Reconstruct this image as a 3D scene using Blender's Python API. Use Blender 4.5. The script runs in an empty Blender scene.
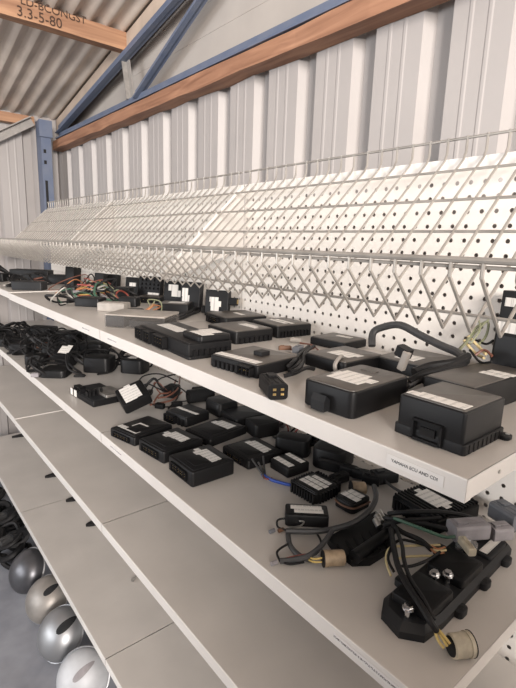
import bpy, bmesh, math, random
from mathutils import Matrix, Vector
PI = math.pi
C = bpy.context.scene.collection
V = Vector
UP = 1.36                       # camera height above the floor; everything below is modelled with the camera at z = 0

# ------------------------------------------------------------------ camera model (measured from the shelving)
def cam_axes(yaw=39.917, pitch=11.853, roll=-1.893):
    y, p, r = (math.radians(a) for a in (yaw, pitch, roll))
    f = V((math.sin(y)*math.cos(p), math.cos(y)*math.cos(p), -math.sin(p)))
    rt = V((math.cos(y), -math.sin(y), 0)); dn = f.cross(rt)
    return math.cos(r)*rt + math.sin(r)*dn, -math.sin(r)*rt + math.cos(r)*dn, f
RT, DN, FW = cam_axes(); FL = 471.45
def ray(px, py): return RT*((px-258)/FL) + DN*((py-344)/FL) + FW
def onz(px, py, z): d = ray(px, py); return d*(z/d.z)
def onx(px, py, x): d = ray(px, py); return d*(x/d.x)

# ------------------------------------------------------------------ materials
MAT = {}
def nt(name):
    m = bpy.data.materials.new(name); m.use_nodes = True
    t = m.node_tree; b = t.nodes['Principled BSDF']; MAT[name] = m
    return m, t, b
def plain(name, col, rough=.5, metal=0, spec=.5, noise=0, nscale=40, dust=None, dustamt=.35, bump=0, trans=0, alpha=1, coat=0):
    m, t, b = nt(name)
    b.inputs['Base Color'].default_value = (*col, 1); b.inputs['Roughness'].default_value = rough
    b.inputs['Metallic'].default_value = metal; b.inputs['Specular IOR Level'].default_value = spec
    b.inputs['Transmission Weight'].default_value = trans; b.inputs['Alpha'].default_value = alpha
    b.inputs['Coat Weight'].default_value = coat
    if noise or dust or bump:
        tc = t.nodes.new('ShaderNodeTexCoord')
        n = t.nodes.new('ShaderNodeTexNoise'); n.inputs['Scale'].default_value = nscale; n.inputs['Detail'].default_value = 4
        t.links.new(tc.outputs['Object'], n.inputs['Vector'])
        mx = t.nodes.new('ShaderNodeMix'); mx.data_type = 'RGBA'
        d = dust or tuple(c*(1-noise) for c in col)
        mx.inputs[6].default_value = (*col, 1); mx.inputs[7].default_value = (*d, 1)
        mr = t.nodes.new('ShaderNodeMapRange'); mr.inputs[1].default_value = .35; mr.inputs[2].default_value = .7
        mr.inputs[3].default_value = 0 if not dust else dustamt*.4; mr.inputs[4].default_value = 1 if not dust else dustamt
        t.links.new(n.outputs['Fac'], mr.inputs[0]); t.links.new(mr.outputs[0], mx.inputs[0])
        t.links.new(mx.outputs[2], b.inputs['Base Color'])
        if bump:
            bp = t.nodes.new('ShaderNodeBump'); bp.inputs['Strength'].default_value = bump; bp.inputs['Distance'].default_value = .002
            t.links.new(n.outputs['Fac'], bp.inputs['Height']); t.links.new(bp.outputs[0], b.inputs['Normal'])
    return m
plain('shelf_paint', (.70, .665, .63), .30, noise=.07, nscale=9)
plain('shelf_top_darker', (.52, .485, .45), .30, noise=.10, nscale=7)
plain('plinth_paint', (.55, .53, .51), .5)
plain('black_plastic', (.007, .007, .008), .42, spec=.2, dust=(.016, .015, .014), dustamt=.3, nscale=60)
plain('black_ribbed', (.006, .006, .007), .5, spec=.18, dust=(.014, .013, .012), dustamt=.3, nscale=90)
plain('dusty_cover', (.040, .035, .031), .40, dust=(.13, .11, .092), dustamt=.5, nscale=35)
plain('charcoal_plastic', (.013, .014, .016), .45, spec=.22, dust=(.030, .028, .027), dustamt=.3, nscale=50)
plain('rubber', (.008, .008, .009), .55, spec=.25, dust=(.022, .020, .019), dustamt=.3, nscale=70)
plain('grey_sleeve', (.030, .031, .034), .5, dust=(.08, .075, .07), dustamt=.35, nscale=80)
plain('aluminium_dirty', (.30, .28, .26), .45, .7, noise=.4, nscale=50)
plain('pale_plastic', (.34, .31, .28), .45, noise=.25, nscale=40)
plain('pale_lid', (.34, .305, .27), .4, noise=.25, nscale=30)
plain('grey_plug', (.27, .25, .26), .45, noise=.2, nscale=60)
plain('slate_plug', (.13, .135, .15), .45, noise=.2)
plain('tan_plug', (.42, .31, .20), .5, noise=.5, nscale=70)
plain('cream_plug', (.55, .48, .36), .45, noise=.35, nscale=60)
plain('brown_plug', (.16, .075, .04), .5, noise=.3)
plain('chrome', (.75, .75, .76), .16, 1)
plain('steel', (.55, .54, .52), .3, 1, noise=.3)
plain('brass', (.72, .52, .22), .3, 1)
plain('bracket_paint', (.55, .52, .49), .45)
plain('wire_zinc', (.36, .335, .305), .36, .4, noise=.25, nscale=30)
plain('blue_steel', (.075, .105, .18), .5, noise=.25, nscale=14, dust=(.20, .21, .24), dustamt=.45)
plain('grey_angle', (.33, .31, .29), .5, .3, noise=.2)
plain('clear_plastic', (.80, .78, .75), .2, trans=.75)
plain('clear_case', (.22, .20, .185), .3, alpha=.22)
plain('bowl_metal', (.30, .31, .33), .42, .75, noise=.25, nscale=14, dust=(.45, .43, .40), dustamt=.25)
plain('bowl_tan', (.33, .305, .28), .45, .5, noise=.3, nscale=14)
plain('bowl_white', (.50, .51, .53), .5, .1, noise=.2, nscale=20)
plain('bowl_dark', (.12, .12, .13), .35, .7, noise=.3, nscale=20)
plain('gable_board', (.40, .365, .335), .7, noise=.15, nscale=4)
plain('tan_board', (.52, .42, .34), .75, noise=.3, nscale=6)
plain('cladding', (.355, .332, .322), .45, .0, spec=.4, noise=.06, nscale=5)
plain('roof_sheet', (.66, .58, .51), .55, .2, noise=.3, nscale=5)
plain('print', (.05, .05, .055), .7)
plain('wood_ink', (.05, .025, .015), .8)
for nm, c in dict(red=(.23, .05, .035), orange=(.38, .15, .06), yellow=(.50, .36, .11), green=(.045, .11, .07), white=(.34, .325, .30),
                  blue=(.02, .06, .30), brown=(.17, .065, .042), pink=(.40, .10, .09), olive=(.22, .23, .14), cream=(.58, .47, .25)).items():
    plain('wire_'+nm, c, .45)

def floor_mat():
    m, t, b = nt('concrete')
    tc = t.nodes.new('ShaderNodeTexCoord'); n = t.nodes.new('ShaderNodeTexNoise'); n2 = t.nodes.new('ShaderNodeTexNoise')
    n.inputs['Scale'].default_value = 7; n.inputs['Detail'].default_value = 8; n2.inputs['Scale'].default_value = 2.6; n2.inputs['Detail'].default_value = 3
    for k in (n, n2): t.links.new(tc.outputs['Object'], k.inputs['Vector'])
    r = t.nodes.new('ShaderNodeValToRGB'); r.color_ramp.elements[0].position = .35; r.color_ramp.elements[1].position = .65
    r.color_ramp.elements[0].color = (.20, .207, .235, 1); r.color_ramp.elements[1].color = (.30, .308, .34, 1)
    r2 = t.nodes.new('ShaderNodeValToRGB'); r2.color_ramp.elements[0].position = .52; r2.color_ramp.elements[1].position = .68
    r2.color_ramp.elements[0].color = (1, 1, 1, 1); r2.color_ramp.elements[1].color = (.62, .60, .58, 1)
    mx = t.nodes.new('ShaderNodeMix'); mx.data_type = 'RGBA'; mx.blend_type = 'MULTIPLY'; mx.inputs[0].default_value = 1
    t.links.new(n.outputs['Fac'], r.inputs[0]); t.links.new(n2.outputs['Fac'], r2.inputs[0])
    t.links.new(r.outputs[0], mx.inputs[6]); t.links.new(r2.outputs[0], mx.inputs[7]); t.links.new(mx.outputs[2], b.inputs['Base Color'])
    b.inputs['Roughness'].default_value = .55
floor_mat()
def wood_mat(name, axis, c1, c2):
    m, t, b = nt(name)
    tc = t.nodes.new('ShaderNodeTexCoord'); mp = t.nodes.new('ShaderNodeMapping')
    s = [28, 28, 28]; s[axis] = 2.0; mp.inputs['Scale'].default_value = s
    n = t.nodes.new('ShaderNodeTexNoise'); n.inputs['Scale'].default_value = 1.6; n.inputs['Detail'].default_value = 6; n.inputs['Distortion'].default_value = .8
    r = t.nodes.new('ShaderNodeValToRGB'); r.color_ramp.elements[0].position = .3; r.color_ramp.elements[1].position = .7
    r.color_ramp.elements[0].color = (*c1, 1); r.color_ramp.elements[1].color = (*c2, 1)
    t.links.new(tc.outputs['Object'], mp.inputs[0]); t.links.new(mp.outputs[0], n.inputs['Vector'])
    t.links.new(n.outputs['Fac'], r.inputs[0]); t.links.new(r.outputs[0], b.inputs['Base Color'])
    b.inputs['Roughness'].default_value = .65
wood_mat('timber_y', 1, (.20, .092, .052), (.38, .20, .12))
wood_mat('timber_x', 0, (.22, .108, .06), (.40, .225, .13))
def peg_mat():
    # perforated sheet: 25 mm square grid of round holes that are really see-through
    m, t, b = nt('pegboard')
    b.inputs['Base Color'].default_value = (.76, .715, .665, 1); b.inputs['Roughness'].default_value = .5
    tc = t.nodes.new('ShaderNodeTexCoord'); sp = t.nodes.new('ShaderNodeSeparateXYZ'); t.links.new(tc.outputs['Object'], sp.inputs[0])
    def mth(op, a, bb=None, c=None):
        n = t.nodes.new('ShaderNodeMath'); n.operation = op
        for i, v in enumerate((a, bb, c)):
            if v is None: continue
            if isinstance(v, (int, float)): n.inputs[i].default_value = v
            else: t.links.new(v, n.inputs[i])
        return n.outputs[0]
    def cell(o, off, pitch):
        f = mth('FRACT', mth('DIVIDE', mth('SUBTRACT', o, off), pitch))
        return mth('MULTIPLY', mth('SUBTRACT', f, .5), pitch)
    a = cell(sp.outputs['Y'], .3577-.01265, .0253); c = cell(sp.outputs['Z'], .0697-.0126, .0250)
    d = mth('SQRT', mth('ADD', mth('MULTIPLY', a, a), mth('MULTIPLY', c, c)))
    hole = mth('GREATER_THAN', d, .0039)
    t.links.new(hole, b.inputs['Alpha'])
peg_mat()
def sticker_mat(name, paper, ink, sx, sy):
    # white printed sticker: rows of small unreadable print
    m, t, b = nt(name)
    tc = t.nodes.new('ShaderNodeTexCoord'); mp = t.nodes.new('ShaderNodeMapping'); mp.inputs['Scale'].default_value = (sx, sy, 1)
    br = t.nodes.new('ShaderNodeTexNoise'); br.inputs['Scale'].default_value = 1; br.inputs['Detail'].default_value = 2
    wv = t.nodes.new('ShaderNodeTexWave'); wv.bands_direction = 'Y'; wv.inputs['Scale'].default_value = 26; wv.inputs['Distortion'].default_value = 0
    t.links.new(tc.outputs['Object'], mp.inputs[0]); t.links.new(mp.outputs[0], br.inputs['Vector']); t.links.new(tc.outputs['Object'], wv.inputs['Vector'])
    g = t.nodes.new('ShaderNodeMath'); g.operation = 'GREATER_THAN'; g.inputs[1].default_value = .72; t.links.new(wv.outputs['Fac'], g.inputs[0])
    h = t.nodes.new('ShaderNodeMath'); h.operation = 'GREATER_THAN'; h.inputs[1].default_value = .44; t.links.new(br.outputs['Fac'], h.inputs[0])
    k = t.nodes.new('ShaderNodeMath'); k.operation = 'MULTIPLY'; t.links.new(g.outputs[0], k.inputs[0]); t.links.new(h.outputs[0], k.inputs[1])
    mx = t.nodes.new('ShaderNodeMix'); mx.data_type = 'RGBA'; mx.inputs[6].default_value = (*paper, 1); mx.inputs[7].default_value = (*ink, 1)
    t.links.new(k.outputs[0], mx.inputs[0]); t.links.new(mx.outputs[2], b.inputs['Base Color']); b.inputs['Roughness'].default_value = .55
sticker_mat('sticker', (.74, .71, .67), (.55, .53, .50), 420, 60)
sticker_mat('sticker_grey', (.66, .64, .61), (.46, .45, .43), 420, 60)

# ------------------------------------------------------------------ mesh helpers
class MB:
    def __init__(s): s.bm = bmesh.new()
    def _m(s, vs, M):
        if M is not None:
            for v in vs: v.co = M @ v.co
    def box(s, c, d, M=None, bev=0):
        r = bmesh.ops.create_cube(s.bm, size=1); vs = r['verts']
        for v in vs: v.co = V((c[0]+v.co.x*d[0], c[1]+v.co.y*d[1], c[2]+v.co.z*d[2]))
        if bev:
            es = list({e for v in vs for e in v.link_edges})
            rb = bmesh.ops.bevel(s.bm, geom=es, offset=bev, segments=2, affect='EDGES', profile=.6)
            vs = list({v for f in rb['faces'] for v in f.verts} | {v for v in vs if v.is_valid})
        s._m(vs, M); return s
    def prism(s, poly, z0, z1, M=None):
        a = [s.bm.verts.new((x, y, z0)) for x, y in poly]; b = [s.bm.verts.new((x, y, z1)) for x, y in poly]
        n = len(poly)
        s.bm.faces.new(list(reversed(a))); s.bm.faces.new(b)
        for i in range(n): s.bm.faces.new((a[i], a[(i+1) % n], b[(i+1) % n], b[i]))
        s._m(a+b, M); return s
    def loft(s, rings, M=None, caps=True):
        R = [[s.bm.verts.new(p) for p in r] for r in rings]; n = len(R[0])
        for a, b in zip(R, R[1:]):
            for i in range(n): s.bm.faces.new((a[i], a[(i+1) % n], b[(i+1) % n], b[i]))
        if caps: s.bm.faces.new(list(reversed(R[0]))); s.bm.faces.new(R[-1])
        s._m([v for r in R for v in r], M); return s
    def rprism(s, cx, cy, sx, sy, z0, z1, r=.004, bev=.002, seg=4, M=None):
        def ring(d, z):
            o = []
            for qx, qy, a0 in ((1, 1, 0), (-1, 1, 90), (-1, -1, 180), (1, -1, 270)):
                for k in range(seg+1):
                    a = math.radians(a0+90*k/seg)
                    o.append((cx+qx*(sx/2-r)+(r-d)*math.cos(a), cy+qy*(sy/2-r)+(r-d)*math.sin(a), z))
            return o
        bev = min(bev, r*.9, (z1-z0)*.45)
        return s.loft([ring(bev*.5, z0), ring(0, z0+bev*.5), ring(0, z1-bev), ring(bev*.3, z1-bev*.3), ring(bev, z1)], M)
    def cyl(s, p0, p1, r0, r1=None, seg=14, M=None):
        p0, p1 = V(p0), V(p1); r1 = r0 if r1 is None else r1
        d = (p1-p0).normalized(); u = d.orthogonal().normalized(); w = d.cross(u)
        ring = lambda p, r: [p+(u*math.cos(2*PI*k/seg)+w*math.sin(2*PI*k/seg))*r for k in range(seg)]
        return s.loft([ring(p0, r0), ring(p1, r1)], M)
    def tube(s, pts, r, seg=7, sub=5, M=None, taper=None):
        P = [V(p) for p in pts]
        if sub > 1 and len(P) > 2:
            Q = []
            for i in range(len(P)-1):
                a, b, c, d = P[max(i-1, 0)], P[i], P[i+1], P[min(i+2, len(P)-1)]
                for k in range(sub):
                    t = k/sub
                    Q.append(.5*((2*b)+(c-a)*t+(2*a-5*b+4*c-d)*t*t+(3*b-a-3*c+d)*t**3))
            Q.append(P[-1]); P = Q
        rings = []; u = None
        for i, p in enumerate(P):
            d = (P[min(i+1, len(P)-1)]-P[max(i-1, 0)])
            if d.length < 1e-9: continue
            d.normalize()
            if u is None: u = d.orthogonal().normalized()
            u = (u-d*u.dot(d)); u = u.normalized() if u.length > 1e-6 else d.orthogonal().normalized()
            w = d.cross(u)
            rr = r if taper is None else r*(1+(taper-1)*i/(len(P)-1))
            rings.append([p+(u*math.cos(2*PI*k/seg)+w*math.sin(2*PI*k/seg))*rr for k in range(seg)])
        return s.loft(rings, M)
    def poly(s, pts, M=None):
        vs = [s.bm.verts.new(p) for p in pts]; s.bm.faces.new(vs); s._m(vs, M); return s
    def grid(s, rows, M=None):
        R = [[s.bm.verts.new(p) for p in r] for r in rows]
        for a, b in zip(R, R[1:]):
            for i in range(len(a)-1): s.bm.faces.new((a[i], a[i+1], b[i+1], b[i]))
        s._m([v for r in R for v in r], M); return s
    def build(s, name, mat, parent=None, smooth=True):
        bmesh.ops.recalc_face_normals(s.bm, faces=s.bm.faces[:])
        if smooth:
            for f in s.bm.faces: f.smooth = True
            for e in s.bm.edges:
                if len(e.link_faces) == 2 and e.calc_face_angle(0) > .6: e.smooth = False
        me = bpy.data.meshes.new(name); s.bm.to_mesh(me); s.bm.free()
        me.materials.append(MAT[mat] if isinstance(mat, str) else mat)
        o = bpy.data.objects.new(name, me); C.objects.link(o)
        if parent is not None: o.parent = parent
        return o
def thing(name, label, cat, loc=(0, 0, 0), rot=(0, 0, 0), group=None):
    o = bpy.data.objects.new(name, None); C.objects.link(o); o.empty_display_size = .05
    o.location = loc; o.rotation_euler = rot; o['label'] = label; o['category'] = cat
    if group: o['group'] = group
    return o
def tag(o, label, cat, group=None):
    o['label'] = label; o['category'] = cat
    if group: o['group'] = group
    return o
def struct(o): o['kind'] = 'structure'; return o
def text_mesh(name, body, size, mat, M, parent=None):
    cu = bpy.data.curves.new(name, 'FONT'); cu.body = body; cu.size = size; cu.align_x = 'CENTER'; cu.align_y = 'CENTER'; cu.extrude = .0002
    t = bpy.data.objects.new(name, cu); C.objects.link(t)
    dg = bpy.context.evaluated_depsgraph_get(); me = bpy.data.meshes.new_from_object(t.evaluated_get(dg))
    bpy.data.objects.remove(t); bpy.data.curves.remove(cu)
    me.transform(M); me.materials.clear(); me.materials.append(MAT[mat])
    o = bpy.data.objects.new(name, me); C.objects.link(o)
    if parent is not None: o.parent = parent
    return o
def axes(x, y, o):                                  # matrix whose local x, y axes point along x, y at origin o
    x = V(x).normalized(); y = V(y); y = (y-x*y.dot(x)).normalized(); z = x.cross(y)
    M = Matrix((x, y, z)).transposed().to_4x4(); M.translation = V(o); return M

# ------------------------------------------------------------------ the building
ZF = -UP
fl = MB().box((-1.0, .9, ZF-.05), (5.2, 5.6, .1)).build('floor', 'concrete', smooth=False); struct(fl)
XW = 1.0; YE = 3.15
def trapezoid(a0, a1, first, pitch, deep, pan_line=.0012):
    # profile of the sheet seen from inside, along one axis: flat pan with two small stiffeners, then a recessed rib
    pts = []; k = math.floor((a0-first)/pitch)
    while first+pitch*k < a1+pitch:
        y = first+pitch*k
        for dy, dx in ((-.070, 0), (-.058, deep), (-.014, deep), (0, 0), (.040, 0), (.043, -pan_line), (.049, -pan_line), (.052, 0), (.080, 0), (.083, -pan_line), (.089, -pan_line), (.092, 0)):
            pts.append((y+dy, dx))
        k += 1
    return [(a0-.01, 0)]+[p for p in pts if a0 <= p[0] <= a1]+[(a1+.03, 0)]
pr = trapezoid(-1.9, YE, .4730, .1955, .031)
struct(MB().grid([[(XW+d, a, ZF) for a, d in pr], [(XW+d, a, .54) for a, d in pr]]).build('wall_right', 'cladding', smooth=False))
pr = trapezoid(-1.6, XW, .862, .1955, .030)
struct(MB().grid([[(a, YE+d, ZF) for a, d in pr], [(a, YE+d, .70) for a, d in pr]]).build('wall_far', 'cladding', smooth=False))
# gable cladding above the beam: wide lapped boards running along the wall
rows = []; z = .53
while z < 2.2:
    rows += [(XW+.035, z), (XW+.035, z+.098), (XW+.0335, z+.099)]; z += .1
gab = MB().grid([[(x, y, zz) for y in (YE, -1.9)] for x, zz in rows]).build('wall_gable', 'gable_board', smooth=False); struct(gab)
RB = .185; RA = 1.285
def roof_z(y): return RA-RB*y
# corrugated roof sheets, waves running down the slope
xs = [-1.6+.0365/4*k for k in range(int(2.67/(.0365/4)))]
def wave(x): return .0105*math.sin(2*PI*(x-.6787)/.0725-PI/2)
struct(MB().grid([[(x, y, roof_z(y)+wave(x)) for x in xs] for y in (YE+.12, 1.5, -1.9)]).build('ceiling', 'roof_sheet'))

# timber beam along the wall, with a weathered lower edge
random.seed(4)
bm_ = MB(); rings = []
for k in range(40):
    y = YE-.06-(YE+1.6)*k/39; j = lambda s=.003: random.uniform(-s, s)
    rings.append([(.945+j(), y, .515+j(.004)), (.945+j(), y, .563+j(.002)), (.998, y, .563), (.998, y, .512+j(.004))])
tag(bm_.loft(rings).build('timber_beam', 'timber_y', smooth=False), 'long reddish timber beam along the wall under the blue steel truss', 'beam')
# blue truss
tr = thing('roof_truss', 'blue painted steel roof truss above the timber beam', 'truss', (.95, 1.2, .585))
def bar_yz(mb, p, q, w, x0, x1):
    p, q = V((0, *p)), V((0, *q)); d = (q-p).normalized(); n = V((0, -d.z, d.y))*w/2
    a = [p-n, q-n, q+n, p+n]
    mb.loft([[V((x0-.95, v.y-1.2, v.z-.585)) for v in a], [V((x1-.95, v.y-1.2, v.z-.585)) for v in a]])
def lbar(name, p, q, w, mat='blue_steel', x0=.94, x1=.975):
    b = MB(); bar_yz(b, p, q, w, x0+.02, x0+.026)
    d = (V(q)-V(p)).normalized(); n = V((-d.y, d.x))*(w/2-.003)*(1 if d.x < 0 else -1)
    sg = -1 if n.y > 0 else 1
    bar_yz(b, tuple(V(p)-n*sg*-1), tuple(V(q)-n*sg*-1), .006, x0, x1)
    return b.build(name, mat, tr, smooth=False)
lbar('top_chord', (3.02, .618), (-.9, 1.305), .046)
lbar('bottom_chord', (3.02, .583), (-.9, .583), .034)
lbar('diagonal', (2.0, .60), (1.27, .895), .038)
lbar('web_strut', (2.10, .76), (2.06, .60), .030, 'grey_angle', .95, .97)
rb = MB(); bar = [(YE-.02, roof_z(YE-.02)-.085), (-1.2, roof_z(-1.2)-.085), (-1.2, roof_z(-1.2)-.012), (YE-.02, roof_z(YE-.02)-.012)]
rb.loft([[(.985, *p) for p in bar], [(1.01, *p) for p in bar]])
struct(rb.build('trim_1', 'tan_board', smooth=False))
# purlin with stencilled grade marks
pu = thing('roof_purlin', 'timber roof purlin with black stencilled marks, ending at the blue truss', 'beam', (0, 2.134, .81))
rings = []
for k in range(30):
    x = -1.6+2.595*k/29; j = lambda s: random.uniform(-s, s)
    rings.append([(x, 0, j(.002)), (x, 0, .070+j(.002)), (x, .05, .072), (x, .05, 0)])
MB().loft(rings).build('timber', 'timber_x', pu, smooth=False)
def stencil(body, a, b, size):
    p, q = [ray(*t) for t in (a, b)]; p, q = p*(2.134/p.y), q*(2.134/q.y)
    m = (p+q)/2; M = Matrix.Translation((m.x, -.0035, m.z-.81)) @ Matrix.Rotation(PI/2, 4, 'X')
    text_mesh('stencil_marks', body, size, 'wood_ink', M, pu)
stencil('3.3-5-80', (15, 12), (63, 23.5), .050)
stencil('LD-BCONGST', (22, 3), (84, 19), .040)
# eave purlin, brace, corner post
tag(MB().box((-.37, YE-.035, .655), (2.44, .05, .05)).build('eave_purlin', 'timber_x', smooth=False), 'timber rail along the top of the far wall under the eave', 'beam')
br = MB(); a, b = V((.835, YE-.075, .65)), V((-.9, YE-.075, -.42))
d = (b-a).normalized(); n = V((-d.z, 0, d.x))*.022
br.loft([[a-n, b-n, b+n, a+n], [p+V((0, .006, 0)) for p in (a-n, b-n, b+n, a+n)]])
br.loft([[p-n for p in (a-n*0, b-n*0)]+[p-n*1.25 for p in (b, a)], [p-n+V((0, -.03, 0)) for p in (a, b)]+[p-n*1.25+V((0, -.03, 0)) for p in (b, a)]])
tag(br.build('corner_brace', 'grey_angle', smooth=False), 'grey steel angle brace running down from the blue corner post', 'brace')
po = thing('corner_post', 'blue painted steel corner post with slotted face', 'post', (.88, 3.045, ZF))
pz = .655-ZF
p_ = MB(); p_.box((0, .045, pz/2), (.05, .006, pz)); p_.box((-.022, 0, pz/2), (.006, .09, pz)); p_.box((.022, 0, pz/2), (.006, .09, pz))
p_.build('channel', 'blue_steel', po, smooth=False)
MB().box((0, -.047, (pz-.08)/2), (.056, .008, pz-.08)).build('face_plate', 'blue_steel', po, smooth=False)
MB().box((-.002, -.06, pz-.05), (.07, .012, .09)).build('cap_plate', 'blue_steel', po, smooth=False)
for zz, ln in ((pz-.23, .02), (pz-.17, .02), (pz-.48, .30)):
    MB().box((-.010, -.0515, zz), (.014, .002, ln)).build('slot', 'rubber', po, smooth=False)

struct(MB().box((.03, -.70, (ZF+.14)/2), (.56, .1, .14-ZF)).build('shade_block_near', 'cladding', smooth=False))  # added block out of view, keeps doorway light off the near lower shelves
struct(MB().box((-.72, .1, (ZF-.12)/2), (.1, 1.5, -.12-ZF)).build('shade_block_left', 'cladding', smooth=False))  # unseen low block, added to cut side light on the near shelves
# ------------------------------------------------------------------ shelving
SX = dict(A=.415, B=.4085, C=.4015, D=.3965); SZ = dict(A=-.2085, B=-.4665, C=-.7143, D=-1.124)
XP = .837; MODS = [('near', .184, 1.080), ('middle', 1.083, 1.979), ('far', 1.982, 2.880)]
LV = {'A': 'top', 'B': 'second', 'C': 'third', 'D': 'bottom'}
lip = .0248
SHELF = {}
def shelf(lv, mod, y0, y1, label):
    x0, z = SX[lv], SZ[lv]+(.0035 if mod == 'far' and lv in 'AC' else 0); t = thing('metal_shelf', label, 'shelf', (x0, (y0+y1)/2, z-lip), group='white metal shelves')
    L = y1-y0; D = XP-.022-x0; b = MB()
    # folded pan: a C section front lip with rounded fold, deck, side and back flanges
    prof = [(.0, 0), (0, lip-.0015), (.0005, lip-.0004), (.0015, lip), (D, lip), (D, 0.004), (D-.001, .004), (D-.001, lip-.0012), (.0012, lip-.0012), (.0012, .001), (.012, .001), (.012, 0)]
    b.loft([[(x, y, zz) for x, zz in prof] for y in (-L/2, L/2)])
    for s in (-1, 1): b.box((D/2, s*(L/2-.0006), lip/2+.0005), (D-.001, .0012, lip-.0015))
    dk = b.build('deck', 'shelf_paint', t, smooth=False); dk.data.materials.append(MAT['shelf_top_darker'])
    for f in dk.data.polygons:                        # upward faces of the pan take a darker tone than the lip
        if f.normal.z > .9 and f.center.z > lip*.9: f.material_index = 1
    s = MB()
    for q in (-1, 1): s.prism([(D-.11, .002), (D+.004, -.03), (D+.004, .016), (D-.11, .016)], q*(L/2-.004)-.001, q*(L/2-.004)+.001, Matrix(((1, 0, 0, 0), (0, 0, 1, 0), (0, 1, 0, 0), (0, 0, 0, 1))))
    s.build('bracket', 'shelf_paint', t, smooth=False)
    SHELF[lv+mod] = t; return t
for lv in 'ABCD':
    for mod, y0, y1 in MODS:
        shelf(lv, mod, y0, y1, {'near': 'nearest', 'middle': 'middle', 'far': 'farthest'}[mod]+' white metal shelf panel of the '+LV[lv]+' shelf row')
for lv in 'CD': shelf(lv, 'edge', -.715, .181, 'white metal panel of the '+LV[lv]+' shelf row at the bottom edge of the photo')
# end screw holes of the top shelf
e = SHELF['Anear']; c = onx(484, 485, .49)
for xx in (.07, .34): MB().cyl((xx, -.448-.0004, .012), (xx, -.448-.0012, .012), .0022).build('screw', 'steel', e)
def lip_label(sh, px, w, h, lv, text=None, size=.006):
    t = SHELF[sh]; p = onx(*px, SX[lv]); y = p.y-t.location.y; zc = lip*.5
    M = axes((0, -1, 0), (0, 0, 1), (-.0006, y, zc))
    o = MB().box((0, 0, 0), (w, h, .0004), M).build('label', 'label_paper' if text else 'sticker_lip', t, smooth=False); o['label'] = 'white printed shelf edge label'
    if text: text_mesh('lettering', text, size, 'print', M @ Matrix.Translation((0, 0, .0003)), o)
plain('label_paper', (.70, .675, .65), .45)
def lipmat():
    m, t, b = nt('sticker_lip')
    tc = t.nodes.new('ShaderNodeTexCoord'); sp = t.nodes.new('ShaderNodeSeparateXYZ'); t.links.new(tc.outputs['Object'], sp.inputs[0])
    n = t.nodes.new('ShaderNodeTexNoise'); n.inputs['Scale'].default_value = 900; n.inputs['Detail'].default_value = 0; t.links.new(tc.outputs['Object'], n.inputs['Vector'])
    a = t.nodes.new('ShaderNodeMath'); a.operation = 'COMPARE'; a.inputs[1].default_value = lip*.5; a.inputs[2].default_value = .0015; t.links.new(sp.outputs['Z'], a.inputs[0])
    g = t.nodes.new('ShaderNodeMath'); g.operation = 'GREATER_THAN'; g.inputs[1].default_value = .46; t.links.new(n.outputs['Fac'], g.inputs[0])
    k = t.nodes.new('ShaderNodeMath'); k.operation = 'MULTIPLY'; t.links.new(a.outputs[0], k.inputs[0]); t.links.new(g.outputs[0], k.inputs[1])
    mx = t.nodes.new('ShaderNodeMix'); mx.data_type = 'RGBA'; mx.inputs[6].default_value = (.70, .67, .65, 1); mx.inputs[7].default_value = (.13, .12, .12, 1)
    t.links.new(k.outputs[0], mx.inputs[0]); t.links.new(mx.outputs[2], b.inputs['Base Color'])
lipmat()
lip_label('Anear', (414, 469.5), .066, .012, 'A', 'YAMAHA ECU AND CDI', .0050)
lip_label('Bnear', (371, 670), .115, .010, 'B')
lip_label('Anear', (112, 341), .05, .008, 'A'); lip_label('Amiddle', (86, 331), .05, .008, 'A'); lip_label('Bnear', (116, 452), .06, .008, 'B')
# gondola back: perforated panels, uprights, plinth
for mod, y0, y1 in MODS+[('edge', -.715, .181)]:
    t = thing('pegboard_back', ('nearest' if mod == 'near' else mod)+' white perforated pegboard panel behind the shelves' if mod != 'edge' else 'white pegboard panel past the end of the two upper shelves', 'pegboard', (0, 0, 0), group='pegboard panels')
    b = MB(); top = .162
    b.box((XP+.0008, (y0+y1)/2, (top-1.33)/2), (.0012, y1-y0-.004, top+1.33))
    b.build('panel', 'pegboard', t, smooth=False)
    c = MB(); c.box((XP+.009, (y0+y1)/2, top-.001), (.018, y1-y0-.004, .002)); c.box((XP-.0008, (y0+y1)/2, top-.010), (.002, y1-y0-.004, .020))
    c.build('top_fold', 'shelf_paint', t, smooth=False)
for k, (y, l) in enumerate(((.1825, 'nearest'), (1.0815, 'second'), (1.9805, 'third'), (2.8815, 'farthest'))):
    u = thing('shelf_upright', l+' slotted white steel upright behind the pegboard joint', 'upright', (XP+.016, y, ZF), group='shelf uprights')
    MB().box((.012, 0, .75), (.05, .026, 1.50)).build('post', 'shelf_paint', u, smooth=False)
    MB().box((.0, 0, .012), (.06, .05, .024)).build('foot', 'plinth_paint', u, smooth=False)
for mod, y0, y1 in MODS+[('edge', -.715, .181)]:
    tag(MB().box((.52, (y0+y1)/2, (SZ['D']-lip+ZF)/2), (.02, y1-y0-.01, SZ['D']-lip-ZF-.002)).build('shelf_plinth', 'plinth_paint', smooth=False),
        {'near': 'nearest', 'middle': 'middle', 'far': 'farthest', 'edge': 'front'}[mod]+' kick panel under the bottom shelf row', 'plinth', 'kick panels')

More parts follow.
